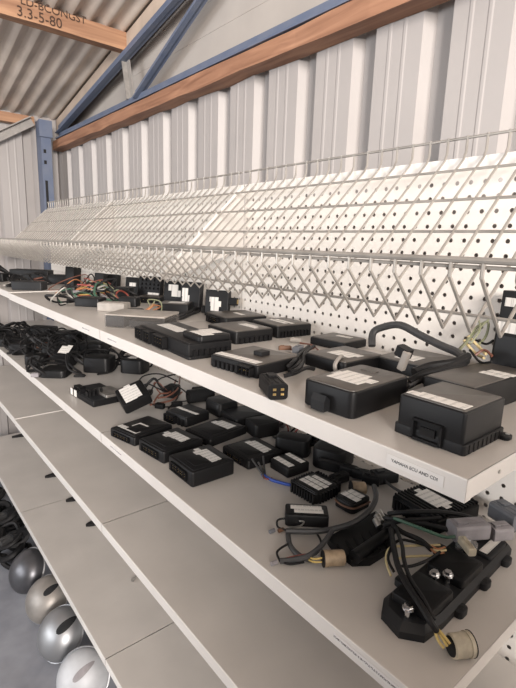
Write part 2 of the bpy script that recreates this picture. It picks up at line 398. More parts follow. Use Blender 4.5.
# ------------------------------------------------------------------ wire baskets
def basket(y0, y1, label, first):
    t = thing('wire_basket', label, 'basket', (.66, (y0+y1)/2, -.094), group='sloping wire baskets'); o = V(t.location)
    def P(x, y, z): return V((x, y, z))-o
    prof = [(.4955, -.009), (.4955, -.0265), (.523, -.0563), (.559, -.0945), (.600, -.055), (.660, .0008), (.745, .0825), (.826, .157), (.8325, .170), (.8325, .1975)]
    m = MB(); y = first
    while y < y1-.006:
        if y > y0+.004: m.tube([P(x, y, z) for x, z in prof], .0023, 6, 1)
        y += .0356
    m.build('cross_wires', 'wire_zinc', t)
    lw = MB()
    for x, z in ((.5775, -.0735), (.648, -.0075), (.6905, .033), (.743, .0845), (.803, .1395), (.8325, .1975)):
        lw.tube([P(x, y0+.003, z-.0035), P(x, y1-.003, z-.0035)], .0023, 6, 1)
    lw.build('long_wires', 'wire_zinc', t)
    r = MB(); r.tube([P(.4955, y0+.002, -.0085), P(.4955, y1-.002, -.0085)], .0036, 8, 1); r.tube([P(.4995, y0+.002, -.0155), P(.4995, y1-.002, -.0155)], .0022, 6, 1)
    r.build('front_rail', 'wire_zinc', t)
    # stepped end bracket hooked on the upright
    pl = [(.834, .158), (.822, .158), (.7555, .094), (.7555, .0865), (.7405, .0865), (.7405, .080), (.698, .040), (.698, .0325), (.6835, .0325), (.6835, .026), (.643, -.012), (.575, -.078), (.575, -.090), (.59, -.090), (.834, -.01)]
    for yy in (y1-.0012,):
        b = MB(); b.loft([[P(x, yy-.0008, z-.003) for x, z in pl], [P(x, yy+.0008, z-.003) for x, z in pl]])
        b.build('end_bracket', 'bracket_paint', t, smooth=False)
    return t
basket(.184, 1.078, 'nearest sloping wire basket fixed to the pegboard above the shelf', .2328-.0356)
basket(1.084, 1.977, 'middle sloping wire basket fixed to the pegboard', 1.101)
basket(1.983, 2.878, 'farthest sloping wire basket, beside the blue corner post', 2.000)

# ------------------------------------------------------------------ electronics builders
ZA, ZB = SZ['A'], SZ['B']
def stick(t, rects, z, mat='sticker', M=None):
    b = MB()
    for k, (x, y, w, h) in enumerate(rects): b.box((x, y, z+.0002+.00012*k), (w, h, .0004), M)
    o = b.build('label', mat, t, smooth=False); o['label'] = 'white printed paper label' if mat == 'sticker' else 'greyed printed label'; return o
def socket(t, c, d, face, pins=(6, 2), mat='black_ribbed'):
    # open connector shroud on one side of a housing; face = 'x-' 'y-' ...
    ax = {'x-': ((0, -1, 0), (0, 0, 1)), 'x+': ((0, 1, 0), (0, 0, 1)), 'y-': ((1, 0, 0), (0, 0, 1)), 'y+': ((-1, 0, 0), (0, 0, 1))}[face]
    M = axes(*ax, c); w, h, l = d; th = min(.0018, h*.14); b = MB()
    b.box((0, h/2-th/2, l/2), (w, th, l), M); b.box((0, -h/2+th/2, l/2), (w, th, l), M)
    for s in (-1, 1): b.box((s*(w/2-th/2), 0, l/2), (th, h, l), M)
    b.box((0, 0, .001), (w, h, .002), M)
    for k in range(1, pins[0]//2): b.box((-w/2+w*k/(pins[0]//2), 0, l*.4), (th*.7, h, l*.8), M)
    o = b.build('connector', mat, t, smooth=False)
    p = MB()
    for i in range(pins[0]):
        for j in range(pins[1]): p.box(((i+.5)/pins[0]*w*.84-w*.42, ((j+.5)/pins[1]-.5)*h*.6, l*.35), (.0009, .0009, l*.6), M)
    p.build('pins', 'brass', o, smooth=False); return o
def ecu(label, N, R, L, h, yaw, z, stickers=(), cover='dusty_cover', body='black_plastic', r=.004, bev=.0025, flange=None, sockets=(), rib=None, ridge=None, ears=(), group=None, smat='sticker', cov_inset=.003, tilt=(0, 0), name='engine_control_unit', clip=None, recess=None):
    """N: near corner on the shelf; R: size toward the wall (local x), L: size along the shelf (local y); stickers are fractions of R, L from the centre"""
    a = math.radians(yaw); ux = V((math.cos(a), math.sin(a))); uy = V((-math.sin(a), math.cos(a)))
    c = V(N)+ux*R/2+uy*L/2
    t = thing(name, label, 'electronic unit', (c.x, c.y, z), (tilt[0], tilt[1], a), group)
    b = MB()
    if flange:
        fw, fh = flange; b.rprism(0, 0, R+2*fw*.2, L+2*fw, 0, fh, r, .0012)
        b.rprism(0, 0, R, L, fh*.8, h-.0015, r, bev)
    else: b.rprism(0, 0, R, L, 0, h-.0015, r, bev)
    if recess:                                        # framed connector bay on the front face
        w, hh = recess; x = -R/2
        for s in (-1, 1): b.box((x-.002, s*w/2, hh*.62), (.006, .003, hh))
        b.box((x-.002, 0, hh*1.12), (.006, w, .003)); b.box((x-.002, 0, hh*.14), (.006, w, .003)); b.box((x-.001, 0, hh*.6), (.003, w*.55, hh*.4))
    b.build('housing', body, t)
    cv = MB(); i = cov_inset
    cv.rprism(0, 0, R-2*i, L-2*i, h-.004, h, max(r-i*.4, .0015), .0012)
    block(t, (0, 0, h/2), (R/2+.008, L/2+.008, h/2+.002))
    if ridge: cv.rprism(ridge[0]*R, ridge[1]*L, ridge[2]*R, ridge[3]*L, h-.001, h+ridge[4], .003, .0012)
    cv.build('cover', cover, t)
    if rib:                                           # cooling fins / vent ribs along one side
        side, n, fh = rib; f = MB()
        for k in range(n):
            q = (k+.5)/n-.5
            if side in ('y-', 'y+'): s = -1 if side == 'y-' else 1; f.box((q*R*.86, s*(L/2+.0012), fh/2+.001), (R*.86/n*.5, .005, fh))
            else: s = -1 if side == 'x-' else 1; f.box((s*(R/2+.0012), q*L*.86, fh/2+.001), (.005, L*.86/n*.5, fh))
        f.build('side_ribs', body, t, smooth=False)
    zt = h+(ridge[4] if ridge and False else 0)
    if stickers: stick(t, [(x*R, y*L, w*R, hh*L) for x, y, w, hh in stickers], zt, smat)
    for s in sockets:
        face, off, w, hh, l, pins = s
        q = {'x-': (-R/2+.001, off*L), 'x+': (R/2-.001, off*L), 'y-': (off*R, -L/2+.001), 'y+': (off*R, L/2-.001)}[face]
        socket(t, (q[0], q[1], h*.5), (w, min(hh, h-.003), l), face, pins)
    for ex, ey in ears:
        e = MB(); e.rprism(ex*R, ey*L, .016, .016, 0, .005, .006, .001); e.build('mounting_ear', body, t)
        MB().cyl((ex*R*1.06, ey*L*1.06, .0045), (ex*R*1.06, ey*L*1.06, .0056), .0025).build('eyelet', 'steel', t)
    if clip:                                          # bent metal bracket on the front face
        y, w = clip; k = MB()
        prof = [(-R/2-.001, .003), (-R/2-.013, .003), (-R/2-.013, .016), (-R/2-.009, .024), (-R/2-.001, .017)]
        k.loft([[(x, y*L-w/2, zz) for x, zz in prof], [(x, y*L+w/2, zz) for x, zz in prof]]); k.build('clip', 'charcoal_plastic', t, smooth=False)
    return t
OCC = {}; BOXES = []; QUEUE = []                      # what is already taken, so that loose wires can be routed around it
def cells(p, r):
    k = .02; n = int(math.ceil((r+.012)/k)); c = [int(math.floor(v/k)) for v in p]
    return [(c[0]+i, c[1]+j, c[2]+m) for i in range(-n, n+1) for j in range(-n, n+1) for m in range(-n, n+1)]
def smooth(pts, sub=5):
    P = [V(p) for p in pts]; Q = []
    for i in range(len(P)-1):
        a, b, c, d = P[max(i-1, 0)], P[i], P[i+1], P[min(i+2, len(P)-1)]
        for k in range(sub):
            t = k/sub; Q.append(.5*((2*b)+(c-a)*t+(2*a-5*b+4*c-d)*t*t+(3*b-a-3*c+d)*t**3))
    return Q+[P[-1]]
def take(t, pts, r):
    for p in smooth(pts):
        q = t.matrix_basis @ p; OCC.setdefault(tuple(int(math.floor(v/.02)) for v in q), []).append((q, r, t.name))
def block(t, c, half): BOXES.append((t.matrix_basis.inverted(), V(c), V(half), t.name))
def free(t, pts, r):
    for p in smooth(pts)[2:]:
        q = t.matrix_basis @ p
        for c in cells(q, r):
            for o, ro, n in OCC.get(c, ()):
                if n != t.name and (o-q).length < r+ro+.002: return False
        for Mi, c, h, n in BOXES:
            if n == t.name: continue
            l = Mi @ q-c
            if abs(l.x) < h.x+r and abs(l.y) < h.y+r and abs(l.z) < h.z+r: return False
    return True
def tubes(t, name, mat, paths, r, **k):
    for p in paths:
        take(t, p, r); o = MB().tube(p, r, **k).build(name, mat, t)
    return o
def plug(t, c, dirv, ln, w, h, mat='black_ribbed', name='plug', up=(0, 0, 1), gold=True):
    d = V(dirv).normalized(); side = V(up).cross(d).normalized(); M = axes(side, d.cross(side)*-1 if False else V(up), c)
    # local z of axes(side, up) points along side x up
    zdir = (M.to_3x3() @ V((0, 0, 1))); s = 1 if zdir.dot(d) > 0 else -1
    b = MB(); b.rprism(0, 0, w, h, -ln*.5*s if s > 0 else -ln*.5, ln*.5*s if s > 0 else ln*.5, min(w, h)*.2, .0008, 3, M)
    for k in (-1, 0, 1): b.box((k*w*.28, h*.5, 0), (w*.08, .0016, ln*.86), M)
    b.box((0, h*.56, -s*ln*.22), (w*.4, .003, ln*.3), M)
    o = b.build(name, mat, t, smooth=False)
    if gold:
        g = MB()
        for i in (-1, 1):
            for j in (-1, 1): g.box((i*w*.2, j*h*.15, s*(ln*.5+.0003)), (w*.16, h*.14, .0008), M)
        g.build('pins', 'brass', o, smooth=False)
    return o
def cap(t, c, dirv, ln, r, mat='cream_plug', name='round_plug'):
    # round multi-pole plug: ribbed collar, dark mouth
    c = V(c); d = V(dirv).normalized(); b = MB()
    b.cyl(c-d*ln*.5, c+d*ln*.3, r, r, 20); b.cyl(c+d*ln*.28, c+d*ln*.5, r*1.08, r*1.05, 20); b.cyl(c-d*ln*.56, c-d*ln*.48, r*.92, r, 20)
    o = b.build(name, mat, t); MB().cyl(c+d*ln*.49, c+d*ln*.53, r*1.1, r*1.1, 20).build('collar', 'rubber', o)
    m = MB(); m.cyl(c-d*ln*.60, c-d*ln*.54, r*.8, r*.86, 16); m.build('mouth', 'rubber', o); return o
def settle(t, z):
    # drop or lift a tilted thing so that its lowest point rests on the surface
    lo = min((t.matrix_basis @ v.co).z for o in t.children for v in o.data.vertices); t.location.z += z-lo
def S(px, py, z, h=0): return onz(px, py, z+h)

# ------------------------------------------------------------------ top shelf units
A = ZA+.0002; B = ZB+.0002
ecu('deep black control unit with vent slots at the near front corner of the top shelf', (.459, .213), .092, .080, .048, 0, A,
    [(-.33, -.06, .20, .74), (-.36, .36, .14, .16)], r=.004, flange=(.003, .012), rib=('y-', 8, .010), recess=(.034, .022), ears=((.46, -.56),))
ecu('rounded black control unit with front clip, second from the near end of the top shelf', (.445, .346), .132, .084, .036, 3, A,
    [(-.18, .02, .16, .62), (-.06, .0, .14, .78), (.05, .08, .10, .5)], r=.010, clip=(.05, .022), ridge=(.30, .1, .10, .30, .0010))
t = ecu('flat control unit with one white label and beige clip, behind the rounded unit', (.595, .486), .112, .096, .023, 0, A,
    [(-.12, -.02, .16, .52), (.03, -.06, .16, .58)], r=.008)
k = MB(); k.tube([(-.03, -.020, .024), (-.045, -.028, .028), (-.062, -.032, .018), (-.060, -.034, .003)], .0035, 6); k.build('clip', 'pale_plastic', t)
ecu('flat control unit lying against the pegboard behind the beige-clipped unit', (.742, .612), .084, .093, .018, 4, A, [(.18, -.05, .16, .4)], r=.006)
n = S(421, 366, A, .022)
ecu('wide flat control unit under the thick grey cable at the back of the top shelf', (.690, .392), .122, .105, .022, 2, A, [(-.22, .05, .22, .36), (-.06, .02, .12, .30)], r=.005, sockets=(('y-', 0, .05, .016, .008, (8, 2)),))
ecu('wide low control unit with two pale labels behind the nearest deep unit', (.580, .262), .16, .075, .040, -2, A, [(.06, -.22, .09, .5), (.17, -.26, .09, .5)], r=.004, smat='sticker')
# upright units at the right edge
t = thing('engine_control_unit', 'upright black unit with big dark sticker at the right edge, against the pegboard', 'electronic unit', (.785, .283, A), (0, math.radians(6), math.radians(-6)))
MB().rprism(0, 0, .030, .105, 0, .102, .004, .002).build('housing', 'black_plastic', t)
Mx = axes((0, -1, 0), (0, 0, 1), (-.0152, 0, .044))
o = MB().box((.0, .0, .0004), (.094, .066, .0006), Mx).build('dark_sticker', 'charcoal_plastic', t, smooth=False)
stick(t, [(-.002, .047, .094, .017)], .0004, 'sticker', Mx)
t = thing('engine_control_unit', 'grey upright unit with white label, stacked on the unit with the dark sticker', 'electronic unit', (.800, .286, A+.1035), (0, math.radians(2), math.radians(-6)))
MB().rprism(0, 0, .026, .100, 0, .046, .004, .002).build('housing', 'charcoal_plastic', t)
stick(t, [(-.002, .008, .080, .014)], .0004, 'sticker', axes((0, -1, 0), (0, 0, 1), (-.0132, 0, .020)))
t = thing('wiring_harness', 'bundle of thin black wires between the rounded unit and the wide low unit', 'wiring loom', S(418, 380, A)); o0 = V(t.location); rnd = random.Random(5)
for k in range(9):
    j = lambda a: rnd.uniform(-a, a)
    tubes(t, 'wire', 'rubber' if k % 3 else 'grey_sleeve', [[S(403+j(3), 389+j(3), A, .004+.002*(k % 3))-o0, S(411+j(3), 383+j(3), A, .010+.003*(k % 4))-o0, S(421+j(3), 379+j(2.5), A, .013+.003*(k % 4))-o0, S(431+j(3), 375+j(2), A, .010+.002*k)-o0, S(436+j(2), 370+j(2), A, .008+.002*k)-o0]], .0022)
# three flat units, middle
ecu('flat black control unit, front one of three by the pegboard mid top shelf', (.590, .780), .105, .115, .028, -2, A, [(.14, -.10, .10, .55), (.24, -.05, .10, .4)], r=.007, rib=('y-', 7, .012))
ecu('flat black control unit touching the pegboard, right one of three mid top shelf', (.714, .786), .102, .108, .029, -6, A, [(-.10, .0, .10, .6), (.04, -.04, .10, .66)], r=.004, rib=('y-', 9, .014))
ecu('flat black control unit with raised dark lid, rear one of three mid top shelf', (.690, .955), .125, .120, .026, -8, A, [(.05, -.05, .10, .4)], r=.005, sockets=(('x-', 0, .05, .015, .010, (8, 2)),))
t = thing('engine_control_unit', 'small upright unit with stepped white label and brass plug, against the pegboard', 'electronic unit', (.785, 1.130, A), (0, math.radians(8), math.radians(32)))
MB().rprism(0, 0, .022, .074, 0, .076, .004, .002).build('housing', 'charcoal_plastic', t)
Mu = axes((0, -1, 0), (0, 0, 1), (-.0112, 0, .036))
stick(t, [(-.008, .012, .028, .014), (-.002, 0, .034, .016), (-.004, -.014, .026, .014)], .0004, 'sticker', Mu)
pl = MB(); pl.box((0, -.048, .046), (.016, .026, .022), bev=.002); o = pl.build('plug', 'black_ribbed', t, smooth=False)
MB().box((0, -.0615, .046), (.009, .002, .013)).build('pins', 'brass', o, smooth=False)
# the big long unit
t = ecu('long black control unit with row of connector bays along the front of the top shelf', (.436, .718), .095, .232, .030, -4, A, (), r=.004, body='black_ribbed',
        sockets=(('x-', .39, .036, .024, .014, (6, 2)), ('x-', .21, .036, .024, .014, (6, 2)), ('x-', -.02, .050, .024, .012, (8, 2))), rib=('y-', 7, .016), flange=(.004, .006), cover='black_plastic')
MB().rprism(.012, -.078, .070, .074, .029, .041, .008, .004).build('raised_lid', 'black_plastic', t)
stick(t, [(-.002, -.085, .026, .050), (.022, -.075, .030, .044)], .0412, 'sticker')
stick(t, [(.0, .045, .03, .10)], .0302, 'sticker_grey')
MB().rprism(-.040, -.015, .014, .05, .012, .026, .002, .001).build('latch', 'charcoal_plastic', t)
# unit with label bar and hanging connector
t = ecu('low control unit with long white label, loom hanging at its side, front of top shelf', (.463, .552), .110, .112, .022, 8, A, [(-.36, .03, .15, .86)], r=.004, rib=('x-', 9, .012), body='black_ribbed',
        sockets=(('x-', -.30, .030, .016, .012, (6, 1)),))
MB().box((.005, -.010, .026), (.022, .02, .008), bev=.002).build('latch', 'rubber', t, smooth=False)
MB().box((-.030, -.049, .016), (.034, .006, .006)).build('terminal_strip', 'steel', t, smooth=False)
t = thing('wiring_harness', 'black wiring loom and gold-pinned plug between the low unit and rounded unit', 'wiring loom', S(300, 372, A))
o0 = V(t.location)
def W(z0, *pts): return [onz(px, py, z0+h)-o0 for px, py, h in pts]
plug(t, S(273, 386, A, .012)-o0, S(280, 392, A, .010)-S(262, 370, A, .014), .056, .028, .023)
tubes(t, 'cable', 'rubber', [W(A, (287, 367, .012), (293, 362, .018), (300, 354, .014), (309, 346, .010)), W(A, (289, 371, .008), (297, 365, .012), (302, 357, .009), (304, 350, .006)), W(A, (284, 376, .005), (295, 373, .010), (306, 368, .010), (314, 369, .005)), W(A, (291, 372, .014), (298, 369, .016), (303, 362, .012), (305, 353, .016), (314, 346, .010))], .0035)
plug(t, S(298, 349, A, .012)-o0, (1, .5, .1), .030, .014, .012, 'slate_plug', gold=False)
for (a, b_) in (((296, 340), (.8, -1, 0)), ((285, 348), (1, -.6, 0))):
    plug(t, S(*a, A, .006)-o0, b_, .026, .008, .008, 'brown_plug' if a[0] < 290 else 'pale_plastic', gold=False)
tubes(t, 'wire', 'wire_brown', [W(A, (290, 349, .004), (302, 352, .006), (314, 348, .005)), W(A, (300, 343, .004), (312, 345, .007), (318, 350, .006))], .0018)
# thick grey cable arching behind
t = thing('wiring_harness', 'thick grey sleeved cable arching over the flat units below the basket', 'wiring loom', S(400, 360, A)); o0 = V(t.location)
def onp(px, py, x): return onx(px, py, x)-o0
tubes(t, 'sleeve', 'grey_sleeve', [[onp(372, 346, .69), onp(373, 333, .70), onp(382, 327.5, .71), onp(400, 325, .715), onp(420, 335, .72), onp(440, 345, .72), onp(458, 353, .715), onp(466, 362, .70)]], .0066, seg=10)
tubes(t, 'cable', 'rubber', [[onp(466, 360, .70), onp(450, 368, .66), onp(425, 374, .62), onp(410, 382, .60)], [onp(464, 366, .69), onp(446, 374, .64), onp(424, 381, .60)], [onp(468, 356, .71), onp(455, 362, .68), onp(430, 366, .65), onp(414, 372, .62)]], .0065, seg=8)
plug(t, onp(404, 361, .62), (0, .3, -1), .030, .011, .010, 'pale_plastic', up=(1, 0, 0), gold=False)
plug(t, onp(404, 352, .63), (0, .3, -1), .016, .022, .020, 'rubber', up=(1, 0, 0), gold=False)
tubes(t, 'wire', 'wire_olive', [[onp(456, 352, .73), onp(466, 342, .76), onp(476, 328, .79), onp(488, 322, .80), onp(486, 336, .80), onp(478, 345, .78)]], .0022)
tubes(t, 'wire', 'wire_olive', [[onp(460, 350, .73), onp(474, 334, .78), onp(490, 318, .80)], [onp(470, 344, .76), onp(480, 330, .78), onp(478, 318, .80)]], .0016)
tubes(t, 'wire', 'wire_cream', [[onp(468, 336, .77), onp(478, 346, .78), onp(486, 354, .76)], [onp(464, 340, .76), onp(474, 352, .77), onp(484, 358, .75)]], .0026)
tubes(t, 'wire', 'wire_brown', [[onp(474, 356, .74), onp(484, 350, .75), onp(492, 356, .74)]], .0022)
tubes(t, 'wire', 'rubber', [[onp(476, 340, .79), onp(486, 344, .785), onp(494, 340, .79)], [onp(470, 350, .75), onp(480, 362, .72), onp(492, 362, .71)]], .002)

# ------------------------------------------------------------------ top shelf, farther half
def P2(px, py, z): p = onz(px, py, z); return (p.x, p.y)
def module(label, px, z, size, yaw, wires=(), seed=0, sticker=None, body='black_plastic', tilt=(0, 0), reach=.09, sleeve=True, name='ignition_module', lift=0, ends=True, side=-1, r=.006, group=None, wr=.0016):
    R, L, h = size; rnd = random.Random(seed); x, y = P2(*px, z) if px[1] > 5 else px
    t = thing(name, label, 'electronic unit', (x, y, z+lift), (math.radians(tilt[0]), math.radians(tilt[1]), math.radians(yaw)), group)
    b = MB(); b.rprism(0, 0, R, L, 0, h, min(r, L*.3), min(.004, h*.3)); b.build('housing', body, t)
    f = MB(); f.rprism(0, 0, R*.86, L*.80, h-.001, h+.0006, min(r, L*.3)*.8, .0004); f.build('cover', 'black_ribbed' if body != 'black_ribbed' else 'black_plastic', t)
    if sticker: stick(t, [(x_*R, y_*L, w*R, hh*L) for x_, y_, w, hh in sticker], h+.0006)
    block(t, (0, 0, h/2), (R/2+.001, L/2+.001, h/2+.001))
    QUEUE.append((t, size, wires, rnd, reach, sleeve, ends, side, wr)); return t
def route(t, size, wires, rnd, reach, sleeve, ends, side, wr):
    R, L, h = size; x0 = side*R/2; rub = [w for w in wires if w == 'rubber']
    for i, c in enumerate((['sleeve'] if sleeve else [])+list(wires)):
        r = max(.0042, wr) if c == 'sleeve' else wr*rnd.uniform(.8, 1.15)
        for k in range(60):
            a = rnd.uniform(-1.5, 1.5); b = a+rnd.choice((-1, 1))*rnd.uniform(.6, 1.5); f = (1-.010*k); rr = reach*rnd.uniform(.6, 1.25)*f; q = rnd.uniform(-.38, .38)*L; top = rnd.uniform(.02, .075)*min(1, reach/.09)
            pts = [(x0-side*.004, q, h*.5), (x0+side*(rr*.22+.006), q+rr*.15*math.sin(a), h*.5+top*.4), (x0+side*rr*.6*math.cos(a), q+rr*.7*math.sin(a), top+r),
                   (x0+side*rr*math.cos((a+b)/2), q+rr*1.1*math.sin((a+b)/2), top*rnd.uniform(.3, .9)+r), (x0+side*rr*.8*math.cos(b), q+rr*1.0*math.sin(b), r+.004+lowz(t)), (x0+side*rr*.55*math.cos(b+.5), q+rr*.9*math.sin(b+.5), r+.002+lowz(t))]
            if k > 30: pts = pts[:4]
            if inside(t, pts, r) and free(t, pts, r): break
        else: continue
        tubes(t, 'sleeve' if c == 'sleeve' else 'wire', 'rubber' if c == 'sleeve' else (('wire_'+c) if ('wire_'+c) in MAT else c), [pts], r, seg=7)
        if c == 'sleeve' and ends and k <= 30:
            d = (V(pts[-1])-V(pts[-2])).normalized(); e = V(pts[-1])+d*.010
            if free(t, [pts[-1], e, e+d*.008, e+d*.02], .011): plug(t, e+V((0, 0, .004)), (d.x, d.y, 0), .026, .016, .012, rnd.choice(['black_ribbed', 'charcoal_plastic', 'grey_plug']), gold=False)
def lowz(t): return 0
def inside(t, pts, r):
    z = t.location.z
    for p in smooth(pts):
        q = t.matrix_basis @ p
        if q.z < (ZB if z < ZA-.1 else ZA)+r or q.x > XP-r-.003 or q.x < .40 or q.y > 2.86: return False
        if z < ZA-.1 and q.z > ZA-lip-r-.004: return False
    return True
t = ecu('grey-topped unit with dark front and clear end, behind the long unit on the top shelf', P2(104.5, 327, ZA), .155, .105, .033, -50, A, (), cover='pale_lid', body='clear_case', r=.003, cov_inset=.0005)
MB().box((-.052, .0, .0145), (.048, .100, .026), bev=.002).build('dark_block', 'charcoal_plastic', t, smooth=False)
MB().box((.028, .0, .010), (.090, .088, .017), bev=.002).build('circuit_board', 'charcoal_plastic', t, smooth=False)
t = ecu('small pale grey box behind the grey-topped unit on the top shelf', P2(97, 311, ZA), .085, .05, .026, -48, A, (), cover='pale_plastic', body='pale_plastic', r=.003)
ecu('dark flat unit with pale dusty lid in front of the two upright labelled units', P2(157, 313, ZA), .095, .07, .030, -45, A, [(.05, 0, .5, .4)], cover='dusty_cover', r=.004, smat='sticker_grey')
ecu('low dark unit lying left of the dusty-lidded unit near the middle basket', P2(137, 302.5, ZA), .085, .07, .022, -48, A, (), cover='dusty_cover', r=.004, sockets=(('y-', 0, .05, .014, .008, (8, 1)),))
def upright(label, px, x, w, h, th, yaw, rects, lean=8, body='black_plastic', extra=None):
    p = onx(*px, x)
    t = thing('engine_control_unit', label, 'electronic unit', (x, p.y, A), (0, math.radians(lean), math.radians(yaw)))
    MB().rprism(0, 0, th, w, 0, h, .004, .0025).build('housing', body, t)
    block(t, (0, 0, h/2), (th/2+.003, w/2+.003, h/2+.003))
    if rects: stick(t, [(a*w, (b_-.5)*h, c*w, d*h) for a, b_, c, d in rects], .0004, 'sticker', axes((0, -1, 0), (0, 0, 1), (-th/2-.0002, 0, h/2)))
    if extra == 'fins':
        f = MB()
        for i in range(5):
            for j in range(3): f.box((-th/2-.002, (i-2)*w*.18, h*(.5+.17*j)), (.006, w*.10, h*.09))
        f.build('fins', 'black_ribbed', t, smooth=False)
    return t
upright('left one of two upright units with labels leaning by the pegboard, mid top shelf', (174, 302), .800, .075, .080, .022, 30, [(.0, .72, .5, .26), (.18, .48, .5, .26)])
upright('right one of two upright units with labels leaning by the pegboard, mid top shelf', (191, 306), .785, .068, .088, .028, 32, [(-.25, .62, .30, .3), (-.2, .40, .36, .24)], body='charcoal_plastic')
upright('upright unit with knobbed face and one label, standing left of the two labelled uprights', (150, 291), .790, .095, .085, .024, 28, [(.22, .22, .5, .2)], extra='fins')
t = thing('wiring_harness', 'black cable lying behind the long unit, running to the raised-lid unit at the pegboard', 'wiring loom', S(186, 314, A)); o0 = V(t.location)
tubes(t, 'cable', 'rubber', [[S(170, 317, A, .006)-o0, S(178, 316, A, .006)-o0, S(187, 313, A, .012)-o0, S(194, 309, A, .012)-o0, S(201, 308, A, .006)-o0], [S(172, 319, A, .005)-o0, S(182, 318, A, .005)-o0, S(191, 314, A, .006)-o0, S(199, 311, A, .005)-o0]], .0048, seg=8)
plug(t, S(205, 309, A, .010)-o0, (.6, .8, 0), .036, .022, .018, 'black_ribbed', gold=False)
# tangles beyond
module('black module with orange and olive wires beside the dusty-lidded unit', (0.585, 1.255), A, (0.05, 0.035, 0.018), 140, ('orange', 'orange', 'olive', 'olive', 'cream'), 3, reach=.06, sleeve=False, name='ignition_module', wr=.002)
module('dark module with thin white and green wires before the tangle on the top shelf', (0.55, 1.5), A, (0.085, 0.055, 0.028), -50, ('white', 'green', 'green', 'rubber'), 8, reach=.08, side=-1, wr=.0022)
module('black module with red, orange and yellow wires in the far tangle on the top shelf', (0.615, 1.9), A, (0.055, 0.045, 0.026), 150, ('red', 'red', 'orange', 'orange', 'yellow', 'yellow', 'red', 'green', 'pink', 'rubber', 'rubber', 'brown'), 12, reach=.13, wr=.0024)
module('dusty black pouch module with loop of cable at the far end of the top shelf', (0.505, 2.04), A, (0.12, 0.06, 0.034), -38, ('rubber', 'rubber', 'white'), 15, reach=.11, wr=.004, body='charcoal_plastic')
module('long black frame unit with cable behind the pouch module, far end of the top shelf', (0.62, 2.45), A, (0.19, 0.06, 0.055), -42, ('rubber', 'rubber', 'rubber'), 16, reach=.16, wr=.005)
module('black module with cable loop at the far left corner of the top shelf', (0.46, 2.5), A, (0.13, 0.06, 0.038), -40, ('rubber', 'rubber', 'white'), 17, reach=.12, wr=.005)
upright('tall narrow black relay standing in the far tangle under the basket', (72, 274), .72, .05, .085, .05, 30, ())
upright('tall dark relay block standing right of the red-wired module', (100, 286), .74, .045, .075, .03, 30, (), body='charcoal_plastic')
upright('dark relay block standing behind the white-wired module', (112, 285), .79, .06, .070, .03, 30, ())
module('black module with grey-green cable bundle standing below the basket joint', (0.715, 1.615), A, (0.06, 0.05, 0.045), 135, ('white', 'green', 'white', 'rubber', 'rubber', 'olive'), 21, reach=.09, wr=.0035, side=1)
module('black module with black loops of wire behind the pale grey box', (0.655, 1.44), A, (0.06, 0.045, 0.03), -45, ('rubber', 'rubber', 'red', 'olive'), 23, reach=.10, wr=.0026, side=-1)
upright('dark labelled unit upright against the pegboard in the far tangle', (133, 284), .80, .06, .07, .03, 28, [(.1, .6, .5, .2)])
module('flat dusty unit with grey cable lying beyond the red-wired module', (0.7, 2.28), A, (0.09, 0.07, 0.04), -40, ('rubber', 'rubber', 'brown'), 29, reach=.12, wr=.004)

# ------------------------------------------------------------------ second shelf units
st = dict(cover='black_plastic')
def bunit(label, N, R, L, h, yaw, sticks, seam=True):
    t = ecu(label, N, R, L, h, yaw, B, sticks, cover='black_plastic', r=.006, bev=.004, cov_inset=.006, smat='sticker_grey', sockets=(('x-', 0, L*.62, h*.55, .006, (10, 2)),), group=None)
    m = MB(); m.rprism(-R*.16, -L*.10, R*.34, L*.42, h-.001, h+.0012, .004, .0008); m.build('raised_panel', 'black_ribbed', t)
    return t
bunit('black control unit with two grey labels, farthest of three in the second shelf front row', (.439, .958), .118, .096, .023, 12, [(-.30, .04, .12, .74), (-.08, -.05, .14, .42), (.02, -.02, .10, .34)])
bunit('black control unit with stepped label, middle of three in a row on the second shelf', (.450, .840), .110, .100, .029, 6, [(.10, .02, .12, .70), (.22, -.04, .12, .56), (.0, .10, .08, .36)])
bunit('black control unit with stepped label, nearest of three in a row on the second shelf', (.446, .718), .102, .098, .034, -1, [(.10, .02, .12, .74), (.22, -.04, .12, .60), (.0, .10, .08, .36)])
bunit('black control unit with wide label behind the middle one of the front row of three', (.578, .852), .125, .095, .021, 8, [(.16, .02, .13, .66), (.28, -.03, .10, .56)])
bunit('black control unit with label and bare wire ends, right of the row behind, second shelf', (.580, .712), .098, .099, .022, -1, [(.10, -.02, .14, .70), (.22, -.04, .12, .60)])
ecu('open-fronted black unit with long label strip behind the farthest of the front row', P2(186, 428, ZB), .085, .085, .026, 10, B, [(-.02, -.02, .12, .95)], cover='charcoal_plastic', sockets=(('x-', .15, .04, .02, .014, (6, 2)),), smat='sticker', r=.006, rib=('x-', 5, .018))
t = ecu('rounded black cube unit under the edge of the top shelf', P2(219, 419, ZB), .070, .075, .040, 0, B, (), r=.014, bev=.008, cover='charcoal_plastic')
ecu('flat dark unit under the top shelf behind the wide-labelled unit', P2(236, 428, ZB), .10, .09, .022, -5, B, (), r=.006, cover='charcoal_plastic')
ecu('black unit with two white labels beside the blue wire on the second shelf', (.624, .637), .062, .060, .022, -2, B, [(-.28, .0, .24, .86), (.24, .0, .20, .86)], cover='black_plastic', r=.005)
t = ecu('finned black module with three-strip label in the middle of the second shelf', (.598, .532), .064, .064, .022, 1, B, [(-.2, .02, .18, .8), (.02, .0, .18, .84), (.24, -.02, .16, .7)], cover='black_plastic', r=.005, rib=('y-', 7, .018))
f = MB()
